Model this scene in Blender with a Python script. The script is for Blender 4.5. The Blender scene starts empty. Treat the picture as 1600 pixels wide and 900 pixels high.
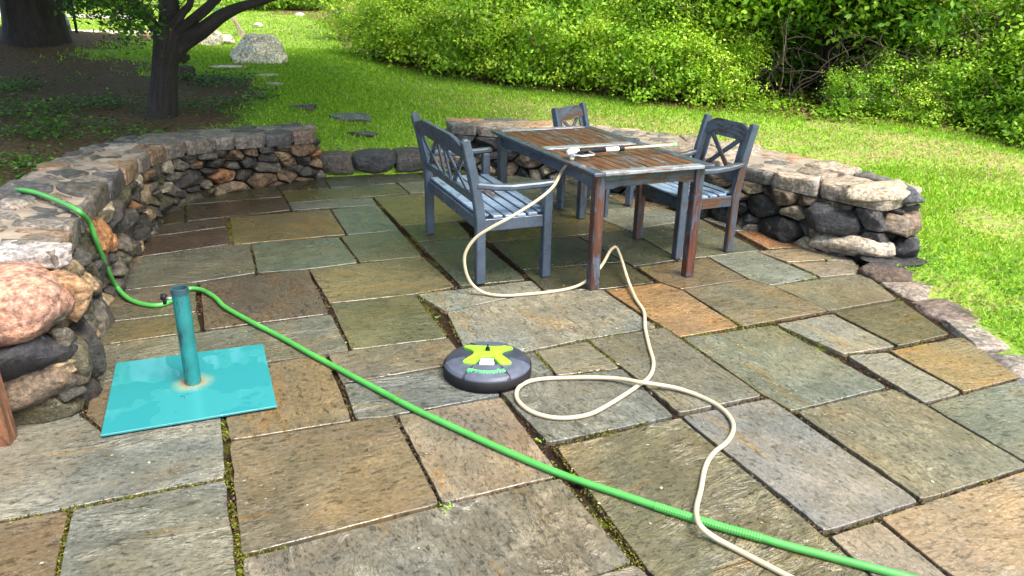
import bpy, math, random
import numpy as np
from mathutils import Vector, Matrix, noise as mn

S = bpy.context.scene
COL = S.collection
R = math.radians

# ------------------------------------------------------------------ camera
CAM_H = 1.65
PITCH, ROLL, FPX = R(20.8), R(1.15), 1182.0
_f = np.array([0, math.cos(PITCH), -math.sin(PITCH)])
_r = np.array([1.0, 0, 0])
_u = np.cross(_r, _f)
_r2 = math.cos(ROLL) * _r + math.sin(ROLL) * _u
_u2 = -math.sin(ROLL) * _r + math.cos(ROLL) * _u
cd = bpy.data.cameras.new('camera')
cam = bpy.data.objects.new('camera', cd)
COL.objects.link(cam)
cd.sensor_width = 36.0
cd.lens = 36.0 * FPX / 1600.0
cd.clip_start = 0.05
cd.clip_end = 600
cam.matrix_world = Matrix(((_r2[0], _u2[0], -_f[0], 0), (_r2[1], _u2[1], -_f[1], 0), (_r2[2], _u2[2], -_f[2], CAM_H), (0, 0, 0, 1)))
S.camera = cam

# ------------------------------------------------------------------ light
SUN_EL, SUN_AZ = 60.0, 132.0         # azimuth clockwise from +Y: high sun through thin cloud, from the right and behind the camera
w = bpy.data.worlds.new('World')
S.world = w
w.use_nodes = True
wn = w.node_tree
bg = wn.nodes['Background']
sky = wn.nodes.new('ShaderNodeTexSky')
sky.sky_type = 'NISHITA'
sky.sun_disc = False
sky.sun_elevation = R(SUN_EL)
sky.sun_rotation = R(SUN_AZ)
sky.air_density = 1.0
sky.dust_density = 4.0
sky.ozone_density = 0.6
wn.links.new(sky.outputs[0], bg.inputs[0])
bg.inputs[1].default_value = 0.15
sd = bpy.data.lights.new('sun', 'SUN')
sd.energy = 1.9
sd.angle = R(32)
sd.color = (1.0, 0.96, 0.88)
sun = bpy.data.objects.new('sun', sd)
COL.objects.link(sun)
_d = Vector((math.sin(R(SUN_AZ)) * math.cos(R(SUN_EL)), math.cos(R(SUN_AZ)) * math.cos(R(SUN_EL)), math.sin(R(SUN_EL))))
sun.rotation_euler = _d.to_track_quat('Z', 'Y').to_euler()
sun.location = _d * 40
S.view_settings.view_transform = 'Standard'
S.view_settings.look = 'None'
S.view_settings.gamma = 1.0
S.view_settings.exposure = 1.82
S.render.engine = 'CYCLES'
S.cycles.max_bounces = 6
S.cycles.transparent_max_bounces = 4

# ------------------------------------------------------------------ helpers
def tag(o, label=None, cat=None, group=None, kind=None):
    if label: o['label'] = label
    if cat: o['category'] = cat
    if group: o['group'] = group
    if kind: o['kind'] = kind
    return o

def empty(name, loc=(0, 0, 0), rz=0, **k):
    o = bpy.data.objects.new(name, None)
    o.empty_display_size = 0.1
    COL.objects.link(o)
    o.location = loc
    o.rotation_euler = (0, 0, rz)
    return tag(o, **k)

def copy_tree(o, parent=None):
    c = o.copy()
    COL.objects.link(c)
    c.parent = parent
    for ch in list(o.children):
        copy_tree(ch, c)
    return c

class MB:
    """collects vertices, faces and per-vertex attributes; build() links ONE mesh object"""
    def __init__(s):
        s.v, s.f, s.c, s.g, s.n = [], [], [], [], 0
    def add(s, v, f, col=(1, 1, 1), gr=None):
        v = np.asarray(v, float).reshape(-1, 3)
        k = len(v)
        s.v.append(v)
        s.f.extend([tuple(i + s.n for i in q) for q in f])
        c = np.asarray(col, float)
        s.c.append(np.tile(c, (k, 1)) if c.ndim == 1 else c)
        s.g.append(v if gr is None else np.asarray(gr, float))
        s.n += k
    def build(s, name, mat, parent=None, smooth=False, loc=None, alpha=None):
        v = np.concatenate(s.v)
        if loc is not None:
            v = v - np.array(loc)
        me = bpy.data.meshes.new(name)
        me.from_pydata(v.tolist(), [], s.f)
        a = me.color_attributes.new('tone', 'FLOAT_COLOR', 'POINT')
        c = np.concatenate(s.c)
        if c.shape[1] == 3:
            c = np.concatenate([c, np.ones((len(c), 1))], 1)
        a.data.foreach_set('color', c.astype(np.float32).ravel())
        a = me.attributes.new('gr', 'FLOAT_VECTOR', 'POINT')
        a.data.foreach_set('vector', np.concatenate(s.g).astype(np.float32).ravel())
        me.materials.append(mat)
        if smooth:
            me.polygons.foreach_set('use_smooth', [True] * len(me.polygons))
        me.update()
        o = bpy.data.objects.new(name, me)
        COL.objects.link(o)
        if loc is not None:
            o.location = loc
        if parent:
            o.parent = parent
        return o

def quads_obj(name, V, C, mat, parent=None, nv=4):
    """V (n,nv,3) faces with C (n,3) colours, fast"""
    n = len(V)
    me = bpy.data.meshes.new(name)
    me.vertices.add(n * nv)
    me.vertices.foreach_set('co', V.astype(np.float32).ravel())
    me.loops.add(n * nv)
    me.loops.foreach_set('vertex_index', np.arange(n * nv, dtype=np.int32))
    me.polygons.add(n)
    me.polygons.foreach_set('loop_start', np.arange(0, n * nv, nv, dtype=np.int32))
    me.polygons.foreach_set('loop_total', np.full(n, nv, dtype=np.int32))
    a = me.color_attributes.new('tone', 'FLOAT_COLOR', 'POINT')
    c = np.concatenate([C, np.ones((n, 1))], 1)
    a.data.foreach_set('color', np.repeat(c, nv, 0).astype(np.float32).ravel())
    me.materials.append(mat)
    me.update()
    me.validate()
    o = bpy.data.objects.new(name, me)
    COL.objects.link(o)
    if parent:
        o.parent = parent
    return o

def catmull(P, n=8, closed=False):
    P = [np.array(p, float) for p in P]
    out = []
    N = len(P)
    for i in range(N if closed else N - 1):
        p0 = P[(i - 1) % N] if (closed or i > 0) else 2 * P[0] - P[1]
        p1, p2 = P[i], P[(i + 1) % N]
        p3 = P[(i + 2) % N] if (closed or i + 2 < N) else 2 * P[-1] - P[-2]
        for k in range(n):
            t = k / n
            out.append(.5 * ((2 * p1) + (p2 - p0) * t + (2 * p0 - 5 * p1 + 4 * p2 - p3) * t * t + (-p0 + 3 * p1 - 3 * p2 + p3) * t ** 3))
    if not closed:
        out.append(P[-1])
    return out

def tube(mb, P, rad, n=8, col=(1, 1, 1), wob=0.0, caps=True, ridge=0.0):
    P = np.array(P, float)
    m = len(P)
    rad = np.full(m, rad) if np.isscalar(rad) else np.interp(np.linspace(0, 1, m), np.linspace(0, 1, len(rad)), rad)
    T = np.gradient(P, axis=0)
    T /= np.linalg.norm(T, axis=1)[:, None] + 1e-9
    ref = np.array([0, 0, 1.0]) if abs(T[0][2]) < .9 else np.array([1.0, 0, 0])
    a = np.cross(T[0], ref); a /= np.linalg.norm(a)
    V, G = [], []
    L = 0
    for i in range(m):
        if i: L += np.linalg.norm(P[i] - P[i - 1])
        a = a - T[i] * a.dot(T[i]); a /= np.linalg.norm(a)
        b = np.cross(T[i], a)
        for k in range(n):
            th = 2 * math.pi * k / n
            r = rad[i]
            if wob:
                r *= 1 + wob * mn.noise(Vector((k * 1.7 % n * .9, L / max(rad[0], .01) * .35, 3.1 + k)))
            if ridge:
                r *= 1 + ridge * (i % 2)
            V.append(P[i] + r * (math.cos(th) * a + math.sin(th) * b))
            G.append((L, rad[i] * math.cos(th), rad[i] * math.sin(th)))
    F = [(i * n + k, i * n + (k + 1) % n, (i + 1) * n + (k + 1) % n, (i + 1) * n + k) for i in range(m - 1) for k in range(n)]
    if caps:
        F.append(tuple(range(n - 1, -1, -1)))
        F.append(tuple((m - 1) * n + k for k in range(n)))
    mb.add(V, F, col, G)

_gs = [0.0]
def plank(mb, P, w, t, side, cham=.004, col=(1, 1, 1), wend=None):
    """chamfered board swept along P; side = direction of its width"""
    P = np.array(P, float)
    m = len(P)
    side = np.array(side, float)
    ws = np.full(m, w) if np.isscalar(w) else np.array(w, float)
    T = np.gradient(P, axis=0)
    T /= np.linalg.norm(T, axis=1)[:, None]
    _gs[0] += 1.37
    off = np.array([_gs[0] * 3.1, _gs[0] * 1.7, _gs[0] * .9])
    stations = [(0, -1, .0)] + [(i, 0, 1) for i in range(m)] + [(m - 1, 1, 0)]
    V, G = [], []
    L = 0
    cum = [0]
    for i in range(1, m):
        cum.append(cum[-1] + np.linalg.norm(P[i] - P[i - 1]))
    for (i, e, full) in stations:
        s = side - T[i] * side.dot(T[i]); s /= np.linalg.norm(s)
        nrm = np.cross(T[i], s)
        hw, ht = ws[i] / 2, t / 2
        c = P[i]
        if e == 0 and i == 0: c = P[i] + T[i] * cham
        if e == 0 and i == m - 1: c = P[i] - T[i] * cham
        if e != 0: hw -= cham; ht -= cham
        q = min(cham, hw * .5, ht * .5)
        for (x, y) in ((hw - q, -ht), (hw, -ht + q), (hw, ht - q), (hw - q, ht), (-hw + q, ht), (-hw, ht - q), (-hw, -ht + q), (-hw + q, -ht)):
            V.append(c + s * x + nrm * y)
            G.append(off + np.array([cum[i], x, y]))
    n = 8
    M = len(stations)
    F = [(i * n + k, i * n + (k + 1) % n, (i + 1) * n + (k + 1) % n, (i + 1) * n + k) for i in range(M - 1) for k in range(n)]
    F.append(tuple(range(n - 1, -1, -1)))
    F.append(tuple((M - 1) * n + k for k in range(n)))
    mb.add(V, F, col, G)

# ---- survey of the place: sight lines from the camera's standpoint to the ground
def ray(u, v):
    d = _r2 * ((u - 800) / FPX) - _u2 * ((v - 450) / FPX) + _f
    return d
def gp(u, v, z=0.0):
    d = ray(u, v)
    t = (CAM_H - z) / -d[2]
    return np.array([d[0] * t, d[1] * t, z])
def gy(u, v, Y):
    d = ray(u, v)
    t = Y / d[1]
    return np.array([d[0] * t, Y, CAM_H + d[2] * t])

def inpoly(px, py, poly):
    px, py = np.asarray(px, float), np.asarray(py, float)
    ins = np.zeros(px.shape, bool)
    n = len(poly)
    for i in range(n):
        x1, y1 = poly[i][:2]; x2, y2 = poly[(i + 1) % n][:2]
        c = ((y1 > py) != (y2 > py))
        xx = (x2 - x1) * (py - y1) / ((y2 - y1) if y2 != y1 else 1e-9) + x1
        ins ^= c & (px < xx)
    return ins
def dpoly(px, py, poly, closed=True):
    d = np.full(np.shape(px), 1e9)
    n = len(poly)
    for i in range(n if closed else n - 1):
        x1, y1 = poly[i][:2]; x2, y2 = poly[(i + 1) % n][:2]
        dx, dy = x2 - x1, y2 - y1
        t = np.clip(((px - x1) * dx + (py - y1) * dy) / (dx * dx + dy * dy + 1e-12), 0, 1)
        d = np.minimum(d, np.hypot(px - x1 - t * dx, py - y1 - t * dy))
    return d
def sst(a, b, x):
    t = np.clip((x - a) / (b - a), 0, 1)
    return t * t * (3 - 2 * t)

# ------------------------------------------------------------------ node helpers
def new_mat(name):
    m = bpy.data.materials.new(name)
    m.use_nodes = True
    nt = m.node_tree
    return m, nt, nt.nodes['Principled BSDF']
def nd(nt, t, **k):
    n = nt.nodes.new('ShaderNode' + t)
    for a, b in k.items():
        if a.startswith('i_'):
            n.inputs[a[2:].replace('_', ' ')].default_value = b
        else:
            setattr(n, a, b)
    return n
def lk(nt, a, b): nt.links.new(a, b)
def ntex(nt, vec, scale, detail=5, rough=.6, dist=0.0):
    n = nd(nt, 'TexNoise')
    n.inputs['Scale'].default_value = scale
    n.inputs['Detail'].default_value = detail
    n.inputs['Roughness'].default_value = rough
    n.inputs['Distortion'].default_value = dist
    if vec is not None: lk(nt, vec, n.inputs['Vector'])
    return n.outputs['Fac']
def ramp(nt, fac, stops):
    r = nd(nt, 'ValToRGB')
    e = r.color_ramp.elements
    while len(e) < len(stops): e.new(.5)
    for i, (p, c) in enumerate(stops):
        e[i].position = p
        e[i].color = (*c, 1) if isinstance(c, tuple) else (c, c, c, 1)
    lk(nt, fac, r.inputs[0])
    return r.outputs[0]
def mixc(nt, fac, a, b, mode='MIX'):
    m = nd(nt, 'Mix', data_type='RGBA', blend_type=mode)
    for s, x in ((m.inputs[0], fac), (m.inputs[6], a), (m.inputs[7], b)):
        if hasattr(x, 'is_linked') or hasattr(x, 'links'): lk(nt, x, s)
        elif isinstance(x, tuple): s.default_value = (*x, 1)
        elif s.type == 'RGBA': s.default_value = (x, x, x, 1)
        else: s.default_value = x
    return m.outputs[2]
def mth(nt, op, a, b=None, clamp=False):
    m = nd(nt, 'Math', operation=op, use_clamp=clamp)
    for s, x in ((m.inputs[0], a), (m.inputs[1], b)):
        if x is None: continue
        if hasattr(x, 'links'): lk(nt, x, s)
        else: s.default_value = x
    return m.outputs[0]
def mapping(nt, vec, scale=(1, 1, 1), rot=(0, 0, 0)):
    m = nd(nt, 'Mapping')
    m.inputs['Scale'].default_value = scale
    m.inputs['Rotation'].default_value = rot
    lk(nt, vec, m.inputs[0])
    return m.outputs[0]
def bump(nt, bs, h, strength, dist=.01, prev=None):
    b = nd(nt, 'Bump')
    b.inputs['Strength'].default_value = strength
    b.inputs['Distance'].default_value = dist
    lk(nt, h, b.inputs['Height'])
    if prev is not None: lk(nt, prev, b.inputs['Normal'])
    if bs is not None: lk(nt, b.outputs[0], bs.inputs['Normal'])
    return b.outputs[0]
def attr(nt, name, out='Color'):
    return nd(nt, 'Attribute', attribute_name=name).outputs[out]

# ---- materials
def m_slab():
    m, nt, b = new_mat('wet flagstone')
    P = nd(nt, 'NewGeometry').outputs['Position']
    tone = attr(nt, 'tone')
    g = attr(nt, 'gr', 'Vector')           # per slab offset and rotated coordinates
    big = ntex(nt, g, 1.6, 4, .55, .6)
    mid = ntex(nt, g, 7, 6, .65, .4)
    fine = ntex(nt, g, 55, 5, .7)
    st = ntex(nt, mapping(nt, g, (1.2, 2.6, 1)), 2.2, 6, .7, .9)
    c = mixc(nt, ramp(nt, big, [(.38, 0.0), (.62, 1.0)]), mixc(nt, 1.0, tone, (.92, 1.0, .98), 'MULTIPLY'), mixc(nt, 1.0, tone, (1.10, 1.02, .82), 'MULTIPLY'))
    hue = ntex(nt, mapping(nt, g, (.8, 1.5, 1), (0, 0, 1.1)), 1.1, 4, .55, 1.0)
    c = mixc(nt, ramp(nt, hue, [(.55, 0.0), (.68, .55)]), c, mixc(nt, 1.0, c, (.86, .88, 1.02), 'MULTIPLY'))
    rust = ntex(nt, mapping(nt, g, (.7, 3.4, 1), (0, 0, .5)), 1.5, 5, .6, 1.5)
    c = mixc(nt, ramp(nt, rust, [(.60, 0.0), (.66, .7), (.70, .2), (.8, .6)]), c, mixc(nt, 1.0, c, (1.35, .98, .55), 'MULTIPLY'))
    c = mixc(nt, ramp(nt, st, [(.48, 0.0), (.68, .32)]), c, mixc(nt, 1.0, c, (.66, .70, .70), 'MULTIPLY'))
    c = mixc(nt, 1.0, c, ramp(nt, mid, [(.25, .74), (.5, 1.0), (.75, 1.25)]), 'MULTIPLY')
    c = mixc(nt, 1.0, c, ramp(nt, fine, [(.3, .60), (.5, 1.0), (.68, 1.2), (.76, 2.1)]), 'MULTIPLY')
    # dark pits
    pit = ramp(nt, ntex(nt, mapping(nt, g, (1, 1.8, 1)), 24, 4, .6), [(.57, 0.0), (.64, .8)])
    c = mixc(nt, pit, c, mixc(nt, 1.0, c, (.38, .38, .36), 'MULTIPLY'))
    stain = ntex(nt, P, .9, 6, .68, .8)
    c = mixc(nt, 1.0, c, ramp(nt, stain, [(.3, (.70, .70, .66)), (.5, (1.0, 1.0, 1.0)), (.7, (1.25, 1.18, 1.05))]), 'MULTIPLY')
    # pale lichen
    vo = nd(nt, 'TexVoronoi'); vo.inputs['Scale'].default_value = 34; lk(nt, mapping(nt, P, (1, 1, 1)), vo.inputs['Vector'])
    li = mth(nt, 'MULTIPLY', ramp(nt, vo.outputs['Distance'], [(.13, 1.0), (.2, 0.0)]), ramp(nt, ntex(nt, P, 1.1, 3), [(.53, 0.0), (.62, 1.0)]))
    li = mth(nt, 'MULTIPLY', li, ramp(nt, ntex(nt, P, 60, 2), [(.4, 0.0), (.5, 1.0)]))
    c = mixc(nt, mth(nt, 'MULTIPLY', li, .6), c, (.28, .30, .20))
    lk(nt, c, b.inputs['Base Color'])
    wet = ntex(nt, P, 2.3, 5, .65, .5)
    ro = ramp(nt, wet, [(.38, .06), (.52, .16), (.68, .40)])
    ro = mixc(nt, .22, ro, ramp(nt, fine, [(.3, .15), (.7, .7)]))
    lk(nt, ro, b.inputs['Roughness'])
    b.inputs['Specular IOR Level'].default_value = .7
    # cleft ridges
    rn = ntex(nt, mapping(nt, g, (.9, 2.6, 1)), 3.0, 5, .6, 1.4)
    rid = mth(nt, 'SUBTRACT', 1.0, mth(nt, 'ABSOLUTE', mth(nt, 'MULTIPLY', mth(nt, 'SUBTRACT', rn, .5), 9.0)), True)
    ridm = mth(nt, 'MULTIPLY', mth(nt, 'MULTIPLY', rid, ramp(nt, ntex(nt, P, 3.1, 4), [(.45, 0.0), (.6, 1.0)])), attr(nt, 'tone', 'Alpha'))
    lk(nt, mixc(nt, mth(nt, 'MULTIPLY', ridm, .85), c, mixc(nt, 1.0, c, (2.0, 2.0, 2.0), 'MULTIPLY')), b.inputs['Base Color'])
    cl = ntex(nt, mapping(nt, g, (1.0, 3.2, 1)), 2.6, 6, .62, 1.8)
    led = ramp(nt, cl, [(.40, 0.0), (.415, .45), (.52, .5), (.53, .75), (.62, .8), (.63, 1.0)])
    lk(nt, attr(nt, 'tone', 'Alpha'), (mm := nd(nt, 'Math', operation='MULTIPLY')).inputs[0])
    lk(nt, led, mm.inputs[1])
    n0 = bump(nt, None, ridm, 1.0, .010)
    n1 = bump(nt, None, mm.outputs[0], 1.0, .012, n0)
    n2 = bump(nt, None, mid, .45, .012, n1)
    n3 = bump(nt, None, ntex(nt, mapping(nt, g, (1, 1.7, 1)), 24, 4, .6, .6), .75, .007, n2)
    bump(nt, b, fine, .6, .004, n3)
    return m

def m_rock(name='fieldstone', rough=.55, bstr=1.0, scale=1.0):
    m, nt, b = new_mat(name)
    tone = attr(nt, 'tone')
    P = attr(nt, 'gr', 'Vector')
    n1 = ntex(nt, P, 6 * scale, 6, .65, .5)
    n2 = ntex(nt, P, 38 * scale, 6, .7)
    st = ntex(nt, mapping(nt, P, (1, 1, 2.6), (R(12), R(8), 0)), 8 * scale, 7, .75, .5)
    c = mixc(nt, ramp(nt, n1, [(.35, 0.0), (.65, 1.0)]), tone, mixc(nt, 1.0, tone, (1.13, 1.0, .86), 'MULTIPLY'))
    c = mixc(nt, ramp(nt, st, [(.45, 0.0), (.58, .75)]), c, mixc(nt, 1.0, c, (.45, .46, .5), 'MULTIPLY'))
    c = mixc(nt, 1.0, c, ramp(nt, n2, [(.30, .22), (.5, 1.0), (.70, 2.2)]), 'MULTIPLY')
    li = mth(nt, 'MULTIPLY', ramp(nt, ntex(nt, P, 11, 5, .7), [(.60, 0.0), (.66, 1.0)]), .45)
    c = mixc(nt, li, c, mixc(nt, .5, c, (.42, .42, .34)))
    lk(nt, c, b.inputs['Base Color'])
    lk(nt, ramp(nt, n1, [(.35, rough - .2), (.65, rough + .15)]), b.inputs['Roughness'])
    a = bump(nt, None, st, .8 * bstr, .02)
    a = bump(nt, None, n1, .8 * bstr, .03, a)
    bump(nt, b, n2, .8 * bstr, .006, a)
    return m

def m_paint(name, wear, col=(.048, .067, .094), wood=(.060, .030, .020), flip=.35):
    """old blue grey paint flaking off reddish brown wood; wear 0..1"""
    m, nt, b = new_mat(name)
    g = attr(nt, 'gr', 'Vector')
    a = ntex(nt, mapping(nt, g, (6, 34, 34)), 1.0, 8, .78, .5)
    a2 = ntex(nt, mapping(nt, g, (1, 4, 4)), 1.6, 3, .5)
    mx = mth(nt, 'ADD', mth(nt, 'MULTIPLY', a, .72), mth(nt, 'MULTIPLY', a2, .28))
    th = .66 - .30 * wear
    k = ramp(nt, mx, [(th, 0.0), (th + .018, 1.0)])
    grain = ntex(nt, mapping(nt, g, (5, 130, 130)), 1.0, 4, .6)
    wd = mixc(nt, 1.0, ramp(nt, grain, [(.3, tuple(x * .3 for x in wood)), (.7, tuple(x * 1.6 for x in wood))]), ramp(nt, a2, [(.3, (.55, .6, .7)), (.7, (1.3, 1.15, .9))]), 'MULTIPLY')
    pt = mixc(nt, 1.0, (*col,), ramp(nt, ntex(nt, g, 9, 4, .6), [(.3, .72), (.7, 1.25)]), 'MULTIPLY')
    c = mixc(nt, k, pt, wd)
    lk(nt, c, b.inputs['Base Color'])
    lk(nt, mixc(nt, k, ramp(nt, ntex(nt, g, 5, 4), [(.35, .18), (.65, .42)]), ramp(nt, grain, [(.3, .3), (.7, .6)])), b.inputs['Roughness'])
    h = mth(nt, 'ADD', mth(nt, 'MULTIPLY', k, -1.0), mth(nt, 'MULTIPLY', grain, .35))
    bump(nt, b, h, .6, .0015)
    return m

def m_plain(name, col, rough=.4, metal=0.0, var=.25, sc=12, bs=.15, spec=.5):
    m, nt, b = new_mat(name)
    tc = nd(nt, 'TexCoord').outputs['Object']
    n = ntex(nt, tc, sc, 5, .6)
    lk(nt, mixc(nt, 1.0, (*col,), ramp(nt, n, [(.3, 1 - var), (.7, 1 + var)]), 'MULTIPLY'), b.inputs['Base Color'])
    lk(nt, ramp(nt, n, [(.3, max(rough - .1, .03)), (.7, rough + .12)]), b.inputs['Roughness'])
    b.inputs['Metallic'].default_value = metal
    b.inputs['Specular IOR Level'].default_value = spec
    if bs: bump(nt, b, ntex(nt, tc, sc * 5, 3), bs, .002)
    return m

def m_leaf(name, trans=.42, gloss=.35):
    m, nt, b = new_mat(name)
    tone = attr(nt, 'tone')
    P = nd(nt, 'NewGeometry').outputs['Position']
    c = mixc(nt, 1.0, tone, ramp(nt, ntex(nt, P, 30, 2), [(.3, .75), (.7, 1.25)]), 'MULTIPLY')
    lk(nt, c, b.inputs['Base Color'])
    b.inputs['Roughness'].default_value = .45
    b.inputs['Specular IOR Level'].default_value = gloss
    t = nd(nt, 'BsdfTranslucent')
    lk(nt, mixc(nt, 1.0, c, (1.15, 1.1, .55), 'MULTIPLY'), t.inputs[0])
    mx = nd(nt, 'MixShader'); mx.inputs[0].default_value = trans
    lk(nt, b.outputs[0], mx.inputs[1]); lk(nt, t.outputs[0], mx.inputs[2])
    lk(nt, mx.outputs[0], nt.nodes['Material Output'].inputs[0])
    return m

def m_bark(name, col):
    m, nt, b = new_mat(name)
    g = attr(nt, 'gr', 'Vector')
    a = ntex(nt, mapping(nt, g, (2.2, 14, 14)), 1.5, 6, .65, .8)
    f = ntex(nt, g, 40, 4, .6)
    lk(nt, mixc(nt, 1.0, ramp(nt, a, [(.35, tuple(x * .35 for x in col)), (.6, col), (.75, tuple(x * 1.9 for x in col))]), ramp(nt, f, [(.3, .7), (.7, 1.3)]), 'MULTIPLY'), b.inputs['Base Color'])
    b.inputs['Roughness'].default_value = .85
    bump(nt, b, a, 1.0, .03)
    return m

def m_ground():
    m, nt, b = new_mat('lawn and soil')
    P = nd(nt, 'NewGeometry').outputs['Position']
    tone = attr(nt, 'tone')       # r = bare soil and needles, g = leaf litter, b = dry thin grass
    sx = nd(nt, 'SeparateColor'); lk(nt, tone, sx.inputs[0])
    f = ntex(nt, P, 22, 5, .7)
    md = ntex(nt, P, 2.2, 5, .6, .4)
    gr = mixc(nt, ramp(nt, md, [(.35, 0.0), (.65, 1.0)]), (.12, .25, .018), (.20, .33, .03))
    gr = mixc(nt, mth(nt, 'MULTIPLY', sx.outputs[2], ramp(nt, ntex(nt, P, 6, 4), [(.4, .2), (.6, 1.0)])), gr, (.26, .21, .09))
    gr = mixc(nt, 1.0, gr, ramp(nt, f, [(.3, .55), (.7, 1.4)]), 'MULTIPLY')
    so = mixc(nt, ramp(nt, f, [(.35, 0.0), (.65, 1.0)]), (.040, .026, .012), (.13, .086, .042))
    vo = nd(nt, 'TexVoronoi'); vo.inputs['Scale'].default_value = 16; lk(nt, P, vo.inputs['Vector'])
    lt = mixc(nt, 1.0, ramp(nt, nd_sep(nt, vo.outputs['Color']), [(.1, (.045, .022, .012)), (.55, (.16, .085, .045)), (.95, (.30, .20, .12))]), ramp(nt, f, [(.3, .5), (.7, 1.3)]), 'MULTIPLY')
    so = mixc(nt, sx.outputs[1], so, lt)
    k = ramp(nt, mth(nt, 'ADD', sx.outputs[0], mth(nt, 'MULTIPLY', mth(nt, 'SUBTRACT', ntex(nt, P, 3.5, 6, .7), .5), 1.1)), [(.42, 0.0), (.58, 1.0)])
    lk(nt, mixc(nt, k, gr, so), b.inputs['Base Color'])
    b.inputs['Roughness'].default_value = .85
    b.inputs['Specular IOR Level'].default_value = .2
    bump(nt, b, f, 1.0, .03)
    return m
def nd_sep(nt, c):
    s = nd(nt, 'SeparateColor'); lk(nt, c, s.inputs[0]); return s.outputs[0]

def m_joint():
    m, nt, b = new_mat('joint soil and moss')
    P = nd(nt, 'NewGeometry').outputs['Position']
    a = ntex(nt, P, 1.3, 4, .6, .5)
    f = ntex(nt, P, 45, 4, .7)
    soil = ramp(nt, f, [(.3, (.006, .004, .003)), (.55, (.020, .012, .007)), (.75, (.07, .04, .02))])
    k = mth(nt, 'MULTIPLY', ramp(nt, a, [(.54, 0.0), (.62, 1.0)]), ramp(nt, ntex(nt, P, 14, 4), [(.42, 0.0), (.52, 1.0)]))
    lk(nt, mixc(nt, k, soil, ramp(nt, f, [(.3, (.03, .05, .005)), (.7, (.11, .14, .012))])), b.inputs['Base Color'])
    b.inputs['Roughness'].default_value = 1.0
    b.inputs['Specular IOR Level'].default_value = .08
    bump(nt, b, f, 1.0, .01)
    return m

M_SLAB = m_slab()
M_ROCK = m_rock(rough=.65, bstr=1.3)
M_CAP = m_rock('capstone', .5, .8)
M_MORTAR = m_plain('mortar', (.20, .165, .125), .75, var=.4, sc=9, bs=.6)
M_CORE = m_plain('dark wall core', (.035, .03, .025), .9, var=.5, sc=14, bs=.5)  # near black, for dark mortar and the shadow between stones alike
M_PAINT = m_paint('worn blue grey paint', .22)
M_PAINT2 = m_paint('heavily worn blue grey paint', .50)
M_PAINT3 = m_paint('lightly worn blue grey paint', .05)
M_SEAT = m_paint('worn seat paint with sky sheen', .34, col=(.15, .215, .31))  # colour lightened and blued to carry the sky reflected on the seats

M_TOP = m_paint('bare weathered table boards', .72, col=(.13, .145, .16), wood=(.080, .038, .022))
M_LEAF = m_leaf('leaf')
M_LEAFD = m_leaf('evergreen leaf', .2, .4)
M_GRASS = m_leaf('grass blade', .45, .2)
M_BARK = m_bark('dark bark', (.026, .020, .016))
M_BARKL = m_bark('grey brown stem bark', (.19, .14, .10))
M_GROUND = m_ground()
M_JOINT = m_joint()

# ------------------------------------------------------------------ terrain
def arr(*p): return [tuple(q) for q in p]
LEFT_IN = [(-1.80, 2.79), (-1.93, 3.08), (-2.07, 3.42), (-2.28, 3.91), (-2.39, 4.32), (-2.53, 4.81), (-2.66, 5.32), (-2.78, 5.85), (-2.78, 6.25), (-2.60, 6.57), (-2.22, 6.95), (-1.90, 7.38)]
STEP_IN = [(-1.90, 7.38), (-1.30, 7.55), (-.72, 7.80)]
RIGHT_IN = [(-.70, 7.86), (-.2, 7.72), (.25, 7.48), (.75, 7.15), (1.22, 6.65), (1.55, 6.2), (1.80, 5.85), (2.02, 5.5), (2.20, 5.26), (2.50, 4.97)]
PATIO = LEFT_IN + STEP_IN[1:] + RIGHT_IN[1:] + [(2.50, 4.55), (2.47, 4.16), (2.50, 3.75), (2.47, 3.27), (2.50, 2.6), (2.5, -1.6), (-3.2, -1.6), (-3.2, 2.5), (-1.80, 2.6)]

def hraw(x, y):
    x, y = np.asarray(x, float), np.asarray(y, float)
    a = np.maximum(0, y - 5)
    z = np.where(a < 8, .055 * a, .44 + .036 * (a - 8))
    z = np.where(y > 40, .44 + .036 * 27 + 0 * y, z)
    z = z + .02
    z = z + .30 * sst(-1.6, -3.4, x) * (1 - .8 * sst(9, 18, y))
    z = z + .44 * np.exp(-(((x + 10.6) / 4.7) ** 4 + ((y - 13.0) / 2.0) ** 4))
    z = z - .25 * sst(4, 14, x) * sst(20, 8, y)
    z = z + .018 * np.sin(x * 1.7 + y * .9) * np.sin(y * 1.3 - x * .4)
    return z
def hgt(x, y):
    x, y = np.asarray(x, float), np.asarray(y, float)
    ins = inpoly(x, y, PATIO)
    d = dpoly(x, y, PATIO)
    z = hraw(x, y)
    k = sst(.0, np.where((x > 2.4) & (y < 5), .12, .32), d)
    z = np.where(ins, -.05, -.05 + (z + .05) * k)
    return z
def gt(u, v):
    """where the sight line through (u,v) meets the terrain"""
    d = ray(u, v)
    ts = np.arange(2.0, 70, .02)
    X, Y, Z = d[0] * ts, d[1] * ts, CAM_H + d[2] * ts
    i = int(np.argmax(Z < hraw(X, Y)))
    if i == 0: i = len(ts) - 1
    return np.array([X[i], Y[i], float(hraw(X[i], Y[i]))])

EDGE_PX = [(440, 22), (505, 32), (528, 62), (560, 90), (620, 104), (700, 120), (760, 132), (900, 146), (1000, 162), (1100, 170), (1160, 172), (1250, 182), (1400, 192), (1500, 206), (1600, 228), (1760, 262)]
EDGE = [gt(*p) for p in EDGE_PX]
WOOD = [(-30, 60)] + [(e[0], e[1]) for e in EDGE] + [(14, 7), (40, 7), (60, 60)]

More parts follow.
